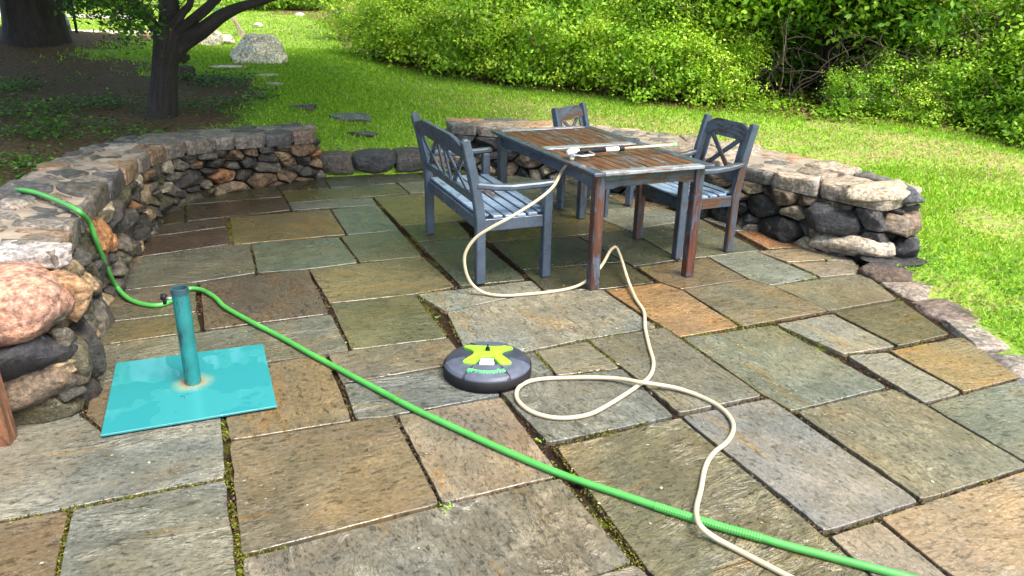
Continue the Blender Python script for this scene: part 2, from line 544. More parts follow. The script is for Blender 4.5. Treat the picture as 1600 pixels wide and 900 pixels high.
xs = np.concatenate([-np.geomspace(14, 200, 22)[::-1], np.arange(-13.9, 12, .13), np.geomspace(12, 200, 22)])
ys = np.concatenate([-np.geomspace(2, 120, 12)[::-1], np.arange(-1.9, 22, .13), np.geomspace(22, 260, 28)])
X, Y = np.meshgrid(xs, ys)
Z = hgt(X, Y)
nzv = np.array([mn.noise(Vector((a * .8, b * .8, 1.3))) for a, b in zip(X.ravel(), Y.ravel())]).reshape(X.shape)
soil = sst(-2.0, -3.6, X + .25 * (Y - 6) * 0) * sst(15.5, 12.0, Y + .5 * nzv) * sst(-7.5, -4.2, -X * -1 - 0) * 0
# bare needle covered soil: the mound, and the bed behind the left wall
mound = np.exp(-(((X + 10.6) / 4.5) ** 4 + ((Y - 12.6) / 2.7) ** 4))
bed = sst(-2.2, -3.6, X + .35 * nzv) * sst(11.2, 8.6, Y + X * .25 + nzv)
trunkz = np.exp(-((X + 4.4) ** 2 + (Y - 9.2) ** 2) / 3.0)
inw = inpoly(X, Y, WOOD)
dw = dpoly(X, Y, [(e[0], e[1]) for e in EDGE], False)
wood = np.where(inw, .5 + .5 * sst(0, .3, dw), .5 * sst(.25, 0, dw))
soilm = np.clip(np.maximum.reduce([mound * 1.2, bed * .85, trunkz * .75, wood]), 0, 1)
soilm = np.where(inpoly(X, Y, PATIO), 1.0, soilm)
dry = np.clip(sst(.5, .05, np.abs(dpoly(X, Y, [(e[0], e[1]) for e in EDGE], False) - 1.6) / 2.4) * .55 + .55 * (nzv > .12) * (X > 1) + .15 + .5 * np.exp(-((X + 9.5) ** 2 + (Y - 21) ** 2) / 12), 0, 1)
dry = dry * sst(-2.5, .5, X + 0 * Y) + .35 * sst(12, 18, Y) * sst(-2.5, -6, X)
nx, ny = len(xs), len(ys)
me = bpy.data.meshes.new('ground')
me.from_pydata(np.stack([X.ravel(), Y.ravel(), Z.ravel()], 1).tolist(), [], [(j * nx + i, j * nx + i + 1, (j + 1) * nx + i + 1, (j + 1) * nx + i) for j in range(ny - 1) for i in range(nx - 1)])
ca = me.color_attributes.new('tone', 'FLOAT_COLOR', 'POINT')
ca.data.foreach_set('color', np.stack([soilm, wood, dry, np.ones_like(X)], -1).astype(np.float32).ravel())
me.polygons.foreach_set('use_smooth', [True] * len(me.polygons))
me.materials.append(M_GROUND)
go = bpy.data.objects.new('ground', me); COL.objects.link(go); tag(go, kind='structure')

# ------------------------------------------------------------------ patio slabs (outlines in photo pixels, tone in display values, table and tree shade left in)
GY, BR, OR, GG, DK, PU, OL, PK, BL, YL = (118, 114, 102), (118, 98, 70), (158, 108, 56), (92, 100, 78), (70, 72, 58), (112, 98, 92), (108, 102, 66), (132, 112, 90), (104, 114, 108), (110, 104, 42)
SL = [
 ([(-160, 838), (0, 814), (354, 746), (347, 649), (165, 676), (130, 650), (100, 600), (-160, 600)], GY, .6),
 ([(-120, 838), (109, 795), (68, 1000), (-120, 1000)], BR, .2),
 ([(109, 795), (354, 747), (376, 900), (390, 1000), (68, 1000)], (112, 110, 96), .7),
 ([(355, 690), (616, 647), (691, 787), (374, 870)], (122, 102, 72), .2),
 ([(335, 582), (509, 551), (554, 657), (358, 689), (348, 649)], (124, 104, 74), .3),
 ([(152, 540), (320, 517), (518, 490), (548, 547), (421, 565), (335, 582), (138, 612)], (104, 100, 82), .6),
 ([(130, 650), (138, 612), (335, 582), (348, 649), (165, 676)], BR, .2),
 ([(160, 504), (308, 487), (317, 517), (152, 540)], (104, 90, 54), .3),
 ([(178, 455), (307, 440), (309, 487), (160, 504)], (100, 88, 72), .3),
 ([(310, 441), (481, 420), (516, 490), (318, 516)], (100, 80, 62), .4),
 ([(481, 420), (662, 400), (713, 447), (650, 459), (514, 474)], (108, 98, 62), .3),
 ([(514, 474), (649, 459), (702, 527), (548, 547)], (100, 98, 60), .3),
 ([(205, 403), (391, 380), (402, 426), (308, 441), (178, 456)], (92, 92, 76), .5),
 ([(391, 380), (530, 369), (561, 410), (481, 420), (402, 426)], (88, 98, 76), .3),
 ([(530, 369), (625, 359), (662, 400), (561, 410)], (92, 96, 66), .3),
 ([(225, 371), (356, 354), (362, 381), (205, 403)], (80, 60, 50), .3),
 ([(243, 353), (354, 340), (356, 354), (228, 371)], (82, 68, 54), .2),
 ([(357, 339), (516, 327), (542, 366), (364, 382)], (122, 98, 42), .3),
 ([(516, 327), (590, 320), (626, 359), (542, 367)], (94, 108, 84), .3),
 ([(451, 317), (582, 308), (590, 320), (456, 328)], (100, 110, 98), .2),
 ([(288, 320), (444, 307), (456, 328), (290, 346)], (78, 66, 50), .3),
 ([(250, 338), (288, 320), (290, 346), (243, 353)], (82, 74, 48), .2),
 ([(285, 312), (430, 288), (444, 307), (288, 320)], (76, 74, 54), .2),
 ([(430, 288), (505, 278), (516, 294), (439, 299)], (70, 68, 48), .2),
 ([(505, 278), (599, 271), (621, 286), (516, 294)], (72, 76, 48), .2),
 ([(439, 299), (516, 294), (621, 286), (640, 302), (451, 317)], (100, 98, 42), .2),
 ([(599, 273), (652, 270), (670, 283), (621, 286)], (76, 82, 58), .2),
 ([(621, 286), (670, 283), (690, 299), (640, 302)], (100, 108, 92), .2),
 ([(582, 308), (659, 302), (770, 293), (815, 336), (715, 345), (625, 352)], (104, 100, 44), .3),
 ([(625, 352), (715, 345), (737, 370), (651, 378)], (98, 92, 40), .3),
 ([(651, 378), (737, 370), (760, 384), (824, 437), (719, 447)], (82, 90, 72), .4),
 ([(649, 459), (831, 437), (850, 453), (696, 487)], (122, 124, 112), .5),
 ([(696, 487), (850, 453), (942, 452), (1029, 511), (900, 533), (815, 551), (730, 560)], (124, 122, 110), .8),
 ([(764, 378), (901, 368), (976, 409), (815, 422)], (66, 68, 52), .3),
 ([(815, 422), (978, 410), (1024, 441), (936, 452), (850, 453), (831, 437)], (76, 74, 52), .3),
 ([(994, 417), (1106, 402), (1171, 436), (1066, 452), (1031, 441)], (124, 98, 60), .3),
 ([(901, 368), (980, 359), (1062, 405), (990, 416)], (78, 78, 56), .3),
 ([(942, 452), (1031, 441), (1066, 452), (1158, 510), (1062, 527)], (160, 112, 60), .3),
 ([(1066, 452), (1171, 436), (1206, 446), (1296, 485), (1160, 510)], (118, 104, 76), .3),
 ([(1106, 401), (1180, 391), (1281, 433), (1206, 446), (1171, 436)], (122, 122, 102), .2),
 ([(1206, 446), (1351, 427), (1403, 467), (1296, 486)], (126, 116, 86), .3),
 ([(1180, 392), (1250, 387), (1294, 406), (1232, 410)], (140, 124, 98), .2),
 ([(1232, 410), (1333, 406), (1351, 427), (1283, 433)], (134, 126, 112), .2),
 ([(1148, 361), (1217, 357), (1264, 385), (1200, 389)], (160, 108, 74), .2),
 ([(1200, 389), (1264, 385), (1340, 407), (1294, 407), (1250, 388)], (136, 122, 98), .2),
 ([(1095, 341), (1165, 334), (1217, 357), (1150, 361)], (122, 116, 100), .2),
 ([(980, 359), (1095, 342), (1190, 391), (1106, 401), (1062, 405)], (106, 108, 84), .2),
 ([(905, 328), (1028, 322), (1095, 342), (980, 359)], (120, 122, 106), .2),
 ([(815, 336), (905, 328), (980, 359), (901, 368), (764, 378), (737, 370)], (116, 98, 42), .2),
 ([(918, 531), (1038, 511), (1062, 528), (1193, 618), (1062, 646)], (124, 114, 92), .5),
 ([(1064, 527), (1208, 506), (1390, 604), (1239, 643), (1193, 618)], (110, 112, 94), .5),
 ([(1210, 506), (1300, 489), (1403, 541), (1320, 554)], (124, 122, 110), .3),
 ([(1300, 488), (1407, 468), (1486, 522), (1405, 541)], (114, 104, 70), .2),
 ([(1320, 555), (1386, 549), (1506, 613), (1446, 631)], (132, 122, 104), .3),
 ([(1388, 548), (1506, 525), (1600, 588), (1508, 613)], (150, 120, 72), .3),
 ([(1446, 632), (1508, 613), (1600, 590), (1760, 565), (1780, 690), (1612, 728)], (112, 112, 92), .3),
 ([(1242, 643), (1393, 606), (1446, 632), (1612, 728), (1442, 782)], (124, 112, 86), .8),
 ([(1062, 649), (1202, 620), (1440, 783), (1291, 832)], (126, 118, 112), .3),
 ([(1372, 809), (1442, 785), (1612, 731), (1800, 700), (1800, 1000), (1620, 1000), (1484, 898)], (150, 120, 84), .3),
 ([(1293, 838), (1370, 812), (1484, 900), (1600, 1000), (1460, 1000), (1342, 881)], (146, 126, 104), .3),
 ([(866, 698), (1062, 650), (1291, 836), (1342, 881), (1460, 1000), (1090, 1000), (1014, 896)], (116, 104, 68), .9),
 ([(735, 560), (835, 549), (870, 587), (972, 574), (1057, 650), (855, 693), (785, 617)], (110, 108, 98), .8),
 ([(835, 548), (917, 532), (972, 574), (870, 587)], (120, 116, 98), .4),
 ([(619, 649), (783, 619), (878, 742), (691, 787)], (136, 114, 90), .5),
 ([(534, 600), (705, 571), (735, 560), (785, 617), (619, 649), (555, 656)], (104, 104, 98), .5),
 ([(509, 552), (548, 547), (702, 527), (730, 560), (705, 571), (534, 600)], (118, 102, 76), .4),
 ([(374, 872), (691, 788), (876, 744), (992, 878), (915, 905), (780, 1000), (390, 1000)], (116, 106, 92), 1.0),
 ([(992, 878), (1014, 896), (1090, 1000), (780, 1000), (915, 905)], (120, 104, 84), .4),
]
def lin(c, k=.62):
    return tuple((x / 255) ** 2.2 * k for x in c)
rng = random.Random(4)
AX = R(23.5)
ux, uy = np.array([math.cos(AX), math.sin(AX)]), np.array([-math.sin(AX), math.cos(AX)])

def area(P): return .5 * sum(P[i][0] * P[(i + 1) % len(P)][1] - P[(i + 1) % len(P)][0] * P[i][1] for i in range(len(P)))
def clip(P, nx_, ny_, c):
    """keep n.p <= c"""
    out = []
    for i in range(len(P)):
        a, b = P[i], P[(i + 1) % len(P)]
        da, db = a[0] * nx_ + a[1] * ny_ - c, b[0] * nx_ + b[1] * ny_ - c
        if da <= 0: out.append(a)
        if (da < 0 < db) or (db < 0 < da):
            t = da / (da - db)
            out.append((a[0] + t * (b[0] - a[0]), a[1] + t * (b[1] - a[1])))
    return out
def inset(P, d):
    n = len(P)
    L = []
    for i in range(n):
        a, b = np.array(P[i][:2]), np.array(P[(i + 1) % n][:2])
        t = b - a; l = np.linalg.norm(t)
        if l < 1e-6: continue
        t /= l
        nn = np.array([-t[1], t[0]])
        L.append((a + nn * d, t))
    out = []
    for i in range(len(L)):
        (p, t), (q, s) = L[i - 1], L[i]
        den = t[0] * s[1] - t[1] * s[0]
        if abs(den) < .05: out.append(tuple(q)); continue
        k = ((q[0] - p[0]) * s[1] - (q[1] - p[1]) * s[0]) / den
        x = p + t * k
        out.append(tuple(x))
    return out
slab_w = []
mbp = MB()
def add_slab(P, tone, cl, z0=0.0):
    if area(P) < 0: P = P[::-1]
    slab_w.append(P)
    Q = inset(P, rng.uniform(.0035, .0075))
    # resample edges with a little chipping
    E = []
    n = len(Q)
    for i in range(n):
        a, b = np.array(Q[i]), np.array(Q[(i + 1) % n])
        l = np.linalg.norm(b - a)
        k = max(2, int(l / .05))
        t = (b - a) / max(l, 1e-6); nn = np.array([-t[1], t[0]])
        for j in range(k):
            p = a + (b - a) * j / k
            j_ = .007 * mn.noise(Vector((p[0] * 9, p[1] * 9, n))) + .004 * mn.noise(Vector((p[0] * 31, p[1] * 31, 2)))
            if j == 0: E.append(p + nn * .006 + t * .008 if l > .03 else p)
            elif j == k - 1 and l > .1: E.append(p + nn * j_); E.append(b + nn * .001 - t * .012)
            else: E.append(p + nn * abs(j_) * 1.2)
    E = np.array(E)
    c = E.mean(0)
    ang = rng.uniform(-.2, .2) + (AX if rng.random() < .6 else AX + math.pi / 2)
    off = np.array([rng.uniform(0, 60), rng.uniform(0, 60)])
    ca_, sa_ = math.cos(ang), math.sin(ang)
    def G(p):
        d = p - c
        return np.stack([d[:, 0] * ca_ + d[:, 1] * sa_ + off[0], -d[:, 0] * sa_ + d[:, 1] * ca_ + off[1], np.full(len(d), off[0] * .3)], 1)
    zt = rng.uniform(-.0015, .0015) + z0
    tx, ty = rng.uniform(-.0022, .0022), rng.uniform(-.0022, .0022)
    m = len(E)
    def ring(sc, z):
        p = c + (E - c) * sc
        rr = np.linalg.norm(E - c, axis=1)[:, None]
        p = E + (c - E) / np.maximum(rr, 1e-6) * (1 - sc)
        zz = z + zt + tx * (p[:, 0] - c[0]) + ty * (p[:, 1] - c[1])
        return p, np.column_stack([p, zz])
    p0, r0 = ring(1.0, -.035)
    p1, r1 = ring(1.0, -.003)
    p2, r2 = ring(1 - .0025, -.0005)
    V = np.concatenate([r0, r1, r2])
    F = []
    for k in range(2):
        F += [(k * m + i, k * m + (i + 1) % m, (k + 1) * m + (i + 1) % m, (k + 1) * m + i) for i in range(m)]
    F.append(tuple(2 * m + i for i in range(m)))
    gm = sum(tone) / 3
    tone = tuple(gm * 1.06 + (t_ - gm) * .60 for t_ in tone)
    col = (*lin(tone, SLAB_K * rng.uniform(.93, 1.07)), cl)
    mbp.add(V, F, col, np.concatenate([G(p0), G(p1), G(p2)]))
SLAB_K = .585
for P, tone, cl in SL:
    W = [tuple(gp(*p)[:2]) for p in P]
    W = clip(W, 1, 0, 2.49)
    add_slab(W, tone, cl)
n_dig = len(slab_w)
# slabs nobody digitised (behind the camera, under the furniture): laid in the same bond, a hair lower
a0 = -6.0
row = 0
while a0 < 10:
    hh = rng.choice([.32, .42, .5, .6])
    b0 = -8.0 + rng.uniform(0, .5)
    while b0 < 8:
        ww = rng.choice([.45, .6, .75, .9])
        q = [ux * b0 + uy * a0, ux * (b0 + ww) + uy * a0, ux * (b0 + ww) + uy * (a0 + hh), ux * b0 + uy * (a0 + hh)]
        cpt = sum(q) / 4
        test = np.array([cpt] + [cpt + (k - cpt) * .72 for k in q])
        if inpoly(test[:, 0], test[:, 1], PATIO).sum() >= 3:
            cov = 0
            for P in slab_w[:n_dig]:
                cov += inpoly(test[:, 0], test[:, 1], P).sum()
            if cov <= 2:
                W = [tuple(k) for k in q]
                W = clip(W, 1, 0, 2.49)
                if len(W) >= 3:
                    add_slab(W, rng.choice([GY, BR, GG, OL, DK, PK]), .4, -.009)
        b0 += ww
    a0 += hh
patio = mbp.build('patio', M_SLAB)
tag(patio, kind='structure')
del mbp
mb = MB()
mb.add([(x, y, -.021) for x, y in PATIO], [tuple(range(len(PATIO) - 1, -1, -1))])
jt = mb.build('patio_bed', M_JOINT); tag(jt, kind='structure')

# ------------------------------------------------------------------ stone walls
def voronoi(seeds, rect, aniso=1.0, weights=None):
    S_ = np.array(seeds, float); S_[:, 1] *= aniso
    x0, x1, y0, y1 = rect
    W = np.zeros(len(S_)) if weights is None else np.array(weights)
    out = []
    for i, s in enumerate(S_):
        P = [(x0, y0 * aniso), (x1, y0 * aniso), (x1, y1 * aniso), (x0, y1 * aniso)]
        d = ((S_ - s) ** 2).sum(1)
        for j in np.argsort(d)[1:28]:
            q = S_[j]
            n_ = q - s
            c = (q.dot(q) - s.dot(s) + W[i] - W[j]) / 2
            P = clip(P, n_[0], n_[1], c)
            if len(P) < 3: break
        out.append([(a, b / aniso) for a, b in P] if len(P) >= 3 else None)
    return out

def resample(P, n):
    P = np.array(P + [P[0]])
    d = np.r_[0, np.cumsum(np.linalg.norm(np.diff(P, axis=0), axis=1))]
    t = np.linspace(0, d[-1], n, endpoint=False)
    return np.stack([np.interp(t, d, P[:, 0]), np.interp(t, d, P[:, 1])], 1)

def pillow(mb, P, fn, depth, tone, rg, gap=.008, rings=((1, -.2), (1, -.06), (.99, .45), (.955, .80), (.86, .95), (.6, 1.0), (.28, 1.03)), n=30, rnd=.04, amp=.010, flat=False):  # a stone grown over one cell of the wall face
    if area(P) < 0: P = P[::-1]
    c0 = np.mean(P, 0)
    # shrink and soften corners
    Q = [tuple(c0 + (np.array(p) - c0) * max(.3, 1 - gap / max(np.linalg.norm(np.array(p) - c0), .02))) for p in P]
    out = []
    for i in range(len(Q)):
        a, b, c = np.array(Q[i - 1]), np.array(Q[i]), np.array(Q[(i + 1) % len(Q)])
        out += [tuple(b + (a - b) * rnd * rg.uniform(.6, 1.6)), tuple(b + (c - b) * rnd * rg.uniform(.6, 1.6))]
    E = resample(out, n)
    c = E.mean(0)
    sd_ = rg.uniform(0, 99)
    tilt = np.array([rg.uniform(-1, 1), rg.uniform(-1, 1)]) * depth * (.5 if not flat else .1)
    size = np.linalg.norm(E - c, axis=1).mean()
    fac = []
    for _ in range(3):
        g_ = rg.uniform(0, 6.28); fac.append((math.cos(g_), math.sin(g_), rg.uniform(-.1, .4), rg.uniform(.7, 2.0)))
    V = []
    for (sc, h) in rings:
        for k in range(n):
            q = c + (E[k] - c) * sc
            dz = h * depth if h > 0 else h * .3
            if h > 0 and not flat:
                w_ = (q - c) / size
                dz *= min([1] + [1 - sl * max(0, w_[0] * ga + w_[1] * gb - of_) for ga, gb, of_, sl in fac])
            if h > 0:
                dz += (tilt @ ((q - c) / size)) * h
                p3 = Vector((q[0] * 9 + sd_, q[1] * 9, sd_))
                dz += amp * (mn.noise(p3) * 1.6 + mn.noise(p3 * 2.7) * .8) * min(1, h * 1.5)
                ang = mn.noise(Vector((q[0] * 14, q[1] * 14, sd_ + 7)))
                q = q + (E[k] - c) / size * (.016 if flat else .008) * ang
            V.append(fn(q[0], q[1], dz))
    V.append(fn(c[0], c[1], rings[-1][1] * depth))
    m = len(rings)
    F = [(i * n + k, i * n + (k + 1) % n, (i + 1) * n + (k + 1) % n, (i + 1) * n + k) for i in range(m - 1) for k in range(n)]
    F += [((m - 1) * n + k, (m - 1) * n + (k + 1) % n, m * n) for k in range(n)]
    V = np.array(V)
    off = np.array([rg.uniform(0, 50), rg.uniform(0, 50), rg.uniform(0, 50)])
    mb.add(V, F, tone, V + off)

def rock(mb, c, r, seed, tone, rot=0.0, box=.55, nu=26, nv=16, amp=.10, cut=.68, tilt=0.0):
    rg = random.Random(seed)
    c = np.array(c, float)
    cuts = []
    for _ in range(12):
        d = np.array([rg.gauss(0, 1), rg.gauss(0, 1), rg.gauss(0, .8)]); d /= np.linalg.norm(d)
        cuts.append((d, rg.uniform(cut, cut + .26)))
    V = []
    R3 = np.array(Matrix.Rotation(rot, 3, 'Z') @ Matrix.Rotation(tilt, 3, 'Y'))
    for j in range(nv + 1):
        ph = math.pi * j / nv - math.pi / 2
        for i in range(nu):
            th = 2 * math.pi * i / nu
            sp = lambda a: math.copysign(abs(a) ** box, a)
            v = np.array([sp(math.cos(ph)) * sp(math.cos(th)), sp(math.cos(ph)) * sp(math.sin(th)), sp(math.sin(ph))])
            for d, l in cuts:
                e = v.dot(d) - l
                if e > 0: v = v - d * e * .95
            nz = mn.noise(Vector(v * 1.6 + seed * 3.3)) * amp + mn.noise(Vector(v * 4.5 + seed)) * amp * .5 + mn.noise(Vector(v * 10 + seed)) * amp * .3
            v = v * (1 + nz)
            V.append(c + R3 @ (v * np.array(r)))
    F = [(j * nu + i, j * nu + (i + 1) % nu, (j + 1) * nu + (i + 1) % nu, (j + 1) * nu + i) for j in range(nv) for i in range(nu)]
    V = np.array(V)
    mb.add(V, F, tone, V + seed * 2.3)

class Perim:
    def __init__(s, base, top):
        s.b = np.array(base + [base[0]], float); s.t = np.array(top + [top[0]], float)
        s.d = np.r_[0, np.cumsum(np.linalg.norm(np.diff(s.b[:, :2], axis=0), axis=1))]
        s.L = s.d[-1]
    def at(s, q, v, dep):
        q = q % s.L
        B = np.array([np.interp(q, s.d, s.b[:, k]) for k in range(3)])
        T = np.array([np.interp(q, s.d, s.t[:, k]) for k in range(3)])
        q2, q1 = min(q + .06, s.L), max(q - .06, 0)
        tx = np.interp(q2, s.d, s.b[:, 0]) - np.interp(q1, s.d, s.b[:, 0])
        ty = np.interp(q2, s.d, s.b[:, 1]) - np.interp(q1, s.d, s.b[:, 1])
        l = math.hypot(tx, ty) + 1e-9
        n = np.array([ty / l, -tx / l, 0])
        return B + (T - B) * v + n * dep

def pick(rg, pal):
    r = rg.random() * sum(p[1] for p in pal)
    for c, w_ in pal:
        r -= w_
        if r <= 0: break
    k = rg.uniform(.8, 1.2)
    return tuple(x * k for x in lin(c, .95))

def dry_wall(name, inner, outer, zb, inner_t, outer_t, zt, cap, pal, palcap, label, seed, Hs, skip=None, nend=1, capw=.30, mm0=0, mm1=0):
    """inner/outer base lines, inner_t/outer_t top lines (same count), zt top heights"""
    rg = random.Random(seed)
    loc = (inner[0][0], inner[0][1], 0)
    root = empty(name, loc, label=label, cat='stone wall')
    n = len(inner)
    base = [(*p, -.03) for p in inner] + [(*p, zb[i]) for i, p in list(enumerate(outer))[::-1]]
    top = [(*p, zt[i] - cap) for i, p in enumerate(inner_t)] + [(*p, zt[i] - cap) for i, p in list(enumerate(outer_t))[::-1]]
    pr = Perim(base, top)
    # face stones
    seeds, wts = [], []
    area_ = pr.L * Hs
    tries = 0
    sz = []
    while tries < 9000:
        tries += 1
        s = rg.uniform(0, pr.L); v = rg.uniform(0.03, Hs - .03)
        rad = rg.choice([.07, .09, .12, .15, .18])
        ok = all(min(abs(s - a), pr.L - abs(s - a)) ** 2 + ((v - b) * 1.75) ** 2 > ((rad + r_) * .88) ** 2 for (a, b), r_ in zip(seeds, sz))
        if ok: seeds.append((s, v)); sz.append(rad)
    # wrap copies so that the seam closes
    m = len(seeds)
    ext = seeds + [(a + pr.L, b) for a, b in seeds if a < .5] + [(a - pr.L, b) for a, b in seeds if a > pr.L - .5]
    cells = voronoi(ext, (-1, pr.L + 1, 0, Hs), 1.75, [r_ * r_ * 1.1 for r_ in sz] + [.008] * (len(ext) - m))[:m]
    mb = MB()
    fn = lambda a, b, d: pr.at(a, b / Hs, d) - np.array(loc)
    for cpoly, sd_ in zip(cells, seeds):
        if not cpoly or abs(area(cpoly)) < .0008: continue
        wp = pr.at(sd_[0], sd_[1] / Hs, 0)
        pillow(mb, cpoly, fn, rg.uniform(.025, .06), pick(rg, pal), rg, gap=rg.uniform(.007, .016), amp=.017, n=28)
    mb.build('face_stones', M_ROCK, root, smooth=True)
    # core
    mc = MB()
    N = len(base)
    V = []
    for i in range(N):
        for (arr_, ) in ((base,), (top,)):
            V.append(np.array(arr_[i]))
    V = np.array(V)
    cen = V.mean(0)
    # pull the core 2.5 cm inwards along the perimeter normal
    V2 = []
    for i in range(N):
        for v in (0, 1):
            V2.append(pr.at(pr.d[i], v, -.06) - np.array(loc))
    F = [(2 * i, 2 * ((i + 1) % N), 2 * ((i + 1) % N) + 1, 2 * i + 1) for i in range(N)]
    for i in range(n - 1):
        j = N - 1 - i
        F.append((2 * i + 1, 2 * (i + 1) + 1, 2 * (j - 1) + 1, 2 * j + 1))
    mc.add(V2, F)
    mc.build('core', M_CORE, root)
    # capstones over the top, mortar between
    it, ot = np.array([(*p, zt[i]) for i, p in enumerate(inner_t)]), np.array([(*p, zt[i]) for i, p in enumerate(outer_t)])
    dd = np.r_[0, np.cumsum(np.linalg.norm(np.diff((it + ot)[:, :2] / 2, axis=0), axis=1))]
    Lc = dd[-1]
    wid = float(np.mean(np.linalg.norm((it - ot)[:, :2], axis=1)))
    def cfn(a, b, d):
        a_ = a
        ac = min(max(a_, 0), Lc)
        I = np.array([np.interp(ac, dd, it[:, k]) for k in range(3)]); O = np.array([np.interp(ac, dd, ot[:, k]) for k in range(3)])
        tdir = np.array([0, 0, 0.0])
        p = I + (O - I) * (b / wid)
        if a_ != ac:
            e = (it + ot) / 2
            t = (e[0] - e[1]) if a_ < 0 else (e[-1] - e[-2])
            t = t / np.linalg.norm(t)
            p = p + t * abs(a_ - ac)
        p = p.copy(); p[2] += d
        return p - np.array(loc)
    seeds, sz = [], []
    for _ in range(6000):
        s = rg.uniform(-.02, Lc + .02); v = rg.uniform(.04, wid - .04)
        rad = rg.choice([capw * .28, capw * .38, capw * .5, capw * .62])
        if all(((s - a) * .8) ** 2 + (v - b) ** 2 > ((rad + r_) * .8) ** 2 for (a, b), r_ in zip(seeds, sz)):
            seeds.append((s, v)); sz.append(rad)
    cells = voronoi(seeds, (-.03, Lc + .03, -.03, wid + .03), 1.2, [r_ * r_ for r_ in sz])
    mk = MB()
    for cp, sd_ in zip(cells, seeds):
        if not cp or abs(area(cp)) < .002: continue
        if skip and skip(cfn(sd_[0], sd_[1], 0) + np.array(loc)): continue
        pillow(mk, cp, cfn, rg.uniform(.006, .028), pick(rg, palcap), rg, gap=.011, rings=((.97, -cap / .3 - .0), (1.0, -cap / .3 * .6), (1, -.05), (.985, .45), (.94, .8), (.7, .95), (.35, 1.0)), n=40, amp=.009, flat=True, rnd=.10)
    mk.build('capstones', M_CAP, root, smooth=True)
    mm_ = MB()
    K = 60
    V = []
    for i in range(K + 1):
        a = mm0 + (Lc - mm0 - mm1) * i / K
        for b in (.02, wid - .02):
            for z in (-cap * .8, .007):
                V.append(cfn(a, b, z))
    F = []
    for i in range(K):
        q = 4 * i
        F += [(q + 1, q + 3, q + 7, q + 5), (q, q + 1, q + 5, q + 4), (q + 2, q + 6, q + 7, q + 3), (q, q + 4, q + 6, q + 2)]
    F += [(0, 2, 3, 1), (4 * K, 4 * K + 1, 4 * K + 3, 4 * K + 2)]
    mm_.add(V, F)
    mm_.build('mortar', M_MORTAR, root)
    return root, loc

PAL_L = [((92, 88, 78), 4), ((60, 58, 54), 4), ((122, 108, 84), 2.5), ((136, 98, 66), .8), ((98, 82, 62), 2.5), ((138, 132, 116), 1), ((76, 74, 58), 3), ((112, 70, 54), .25)]
PAL_LC = [((104, 100, 95), 3), ((76, 76, 78), 3), ((120, 102, 84), 1.2), ((140, 134, 126), 1.4), ((106, 92, 80), 1.5), ((72, 69, 65), 2)]  # left cap tones, darkened to deepen the tree shade on the wall
PAL_R = [((54, 54, 56), 5), ((38, 40, 42), 3), ((142, 134, 112), 2), ((90, 80, 66), 2), ((136, 102, 74), .6), ((106, 102, 92), 1.5)]
PAL_RC = [((148, 139, 126), 3), ((132, 123, 111), 2.5), ((150, 124, 101), 1), ((98, 97, 95), 2)]

L_IT = [(-1.84, 2.79), (-1.99, 3.1), (-2.13, 3.45), (-2.33, 3.93), (-2.44, 4.33), (-2.57, 4.80), (-2.68, 5.25), (-2.76, 5.75), (-2.72, 6.15), (-2.54, 6.55), (-2.27, 6.9), (-1.93, 7.25)]
L_OT = [(-2.62, 2.75), (-2.70, 3.15), (-2.78, 3.5), (-2.90, 4.05), (-3.02, 4.45), (-3.14, 4.95), (-3.23, 5.40), (-3.28, 5.85), (-3.22, 6.40), (-2.92, 6.92), (-2.50, 7.35), (-2.02, 7.66)]
LZT = [.62, .60, .58, .56, .56, .55, .54, .53, .51, .49, .46, .44]
outerb = [(p[0] - .02, p[1]) for p in L_OT]
def skipL(w_): return w_[1] < 3.0 and w_[0] > -2.75
lw, lloc = dry_wall('stone_wall', LEFT_IN, outerb, [float(hraw(*p)) - .12 for p in outerb], L_IT, L_OT, LZT, .10, PAL_L, PAL_LC,
    'long curved fieldstone wall with mortared multicoloured cap on the left, green hose lying over it', 11, .50, skip=skipL, capw=.30, mm0=.42)
R_IN = RIGHT_IN
R_IT = [(p[0] + .03, p[1] + .03) for p in R_IN]
R_IT[-1] = (2.50, 5.0)
R_OT = [(-.74, 8.36), (-.1, 8.30), (.55, 8.12), (1.15, 7.78), (1.72, 7.30), (2.10, 6.85), (2.40, 6.42), (2.62, 6.0), (2.76, 5.62), (2.86, 5.26)]
RZT = [.44, .44, .44, .45, .45, .46, .46, .46, .46, .45]
def skipR(w_): return w_[0] > 2.2 and w_[1] < 5.16 and not (w_[0] > 2.8 and w_[1] > 5.3)
rw, rloc = dry_wall('stone_wall', R_IN, R_OT, [float(hraw(*p)) - .12 for p in R_OT], R_IT, R_OT, RZT, .09, PAL_R, PAL_RC,
    'curved dry stone wall with pale broad capstones behind the table and chairs, ending at the lawn', 23, .42, skip=skipR, capw=.46, mm1=.60)

def add_rocks(root, loc, name, L, mat=M_ROCK):
    for i, (c, r, seed, tone, rot, box, lab) in enumerate(L):
        mb = MB()
        rock(mb, np.array(c) - np.array(loc), r, seed, lin(tone, .95), rot, box, nu=40, nv=26, amp=.05 if lab and 'rounded' in lab else .07, cut=.9 if lab and 'rounded' in lab else .68)
        o = mb.build(name, mat, root, smooth=True)
        if lab: o['label'] = lab
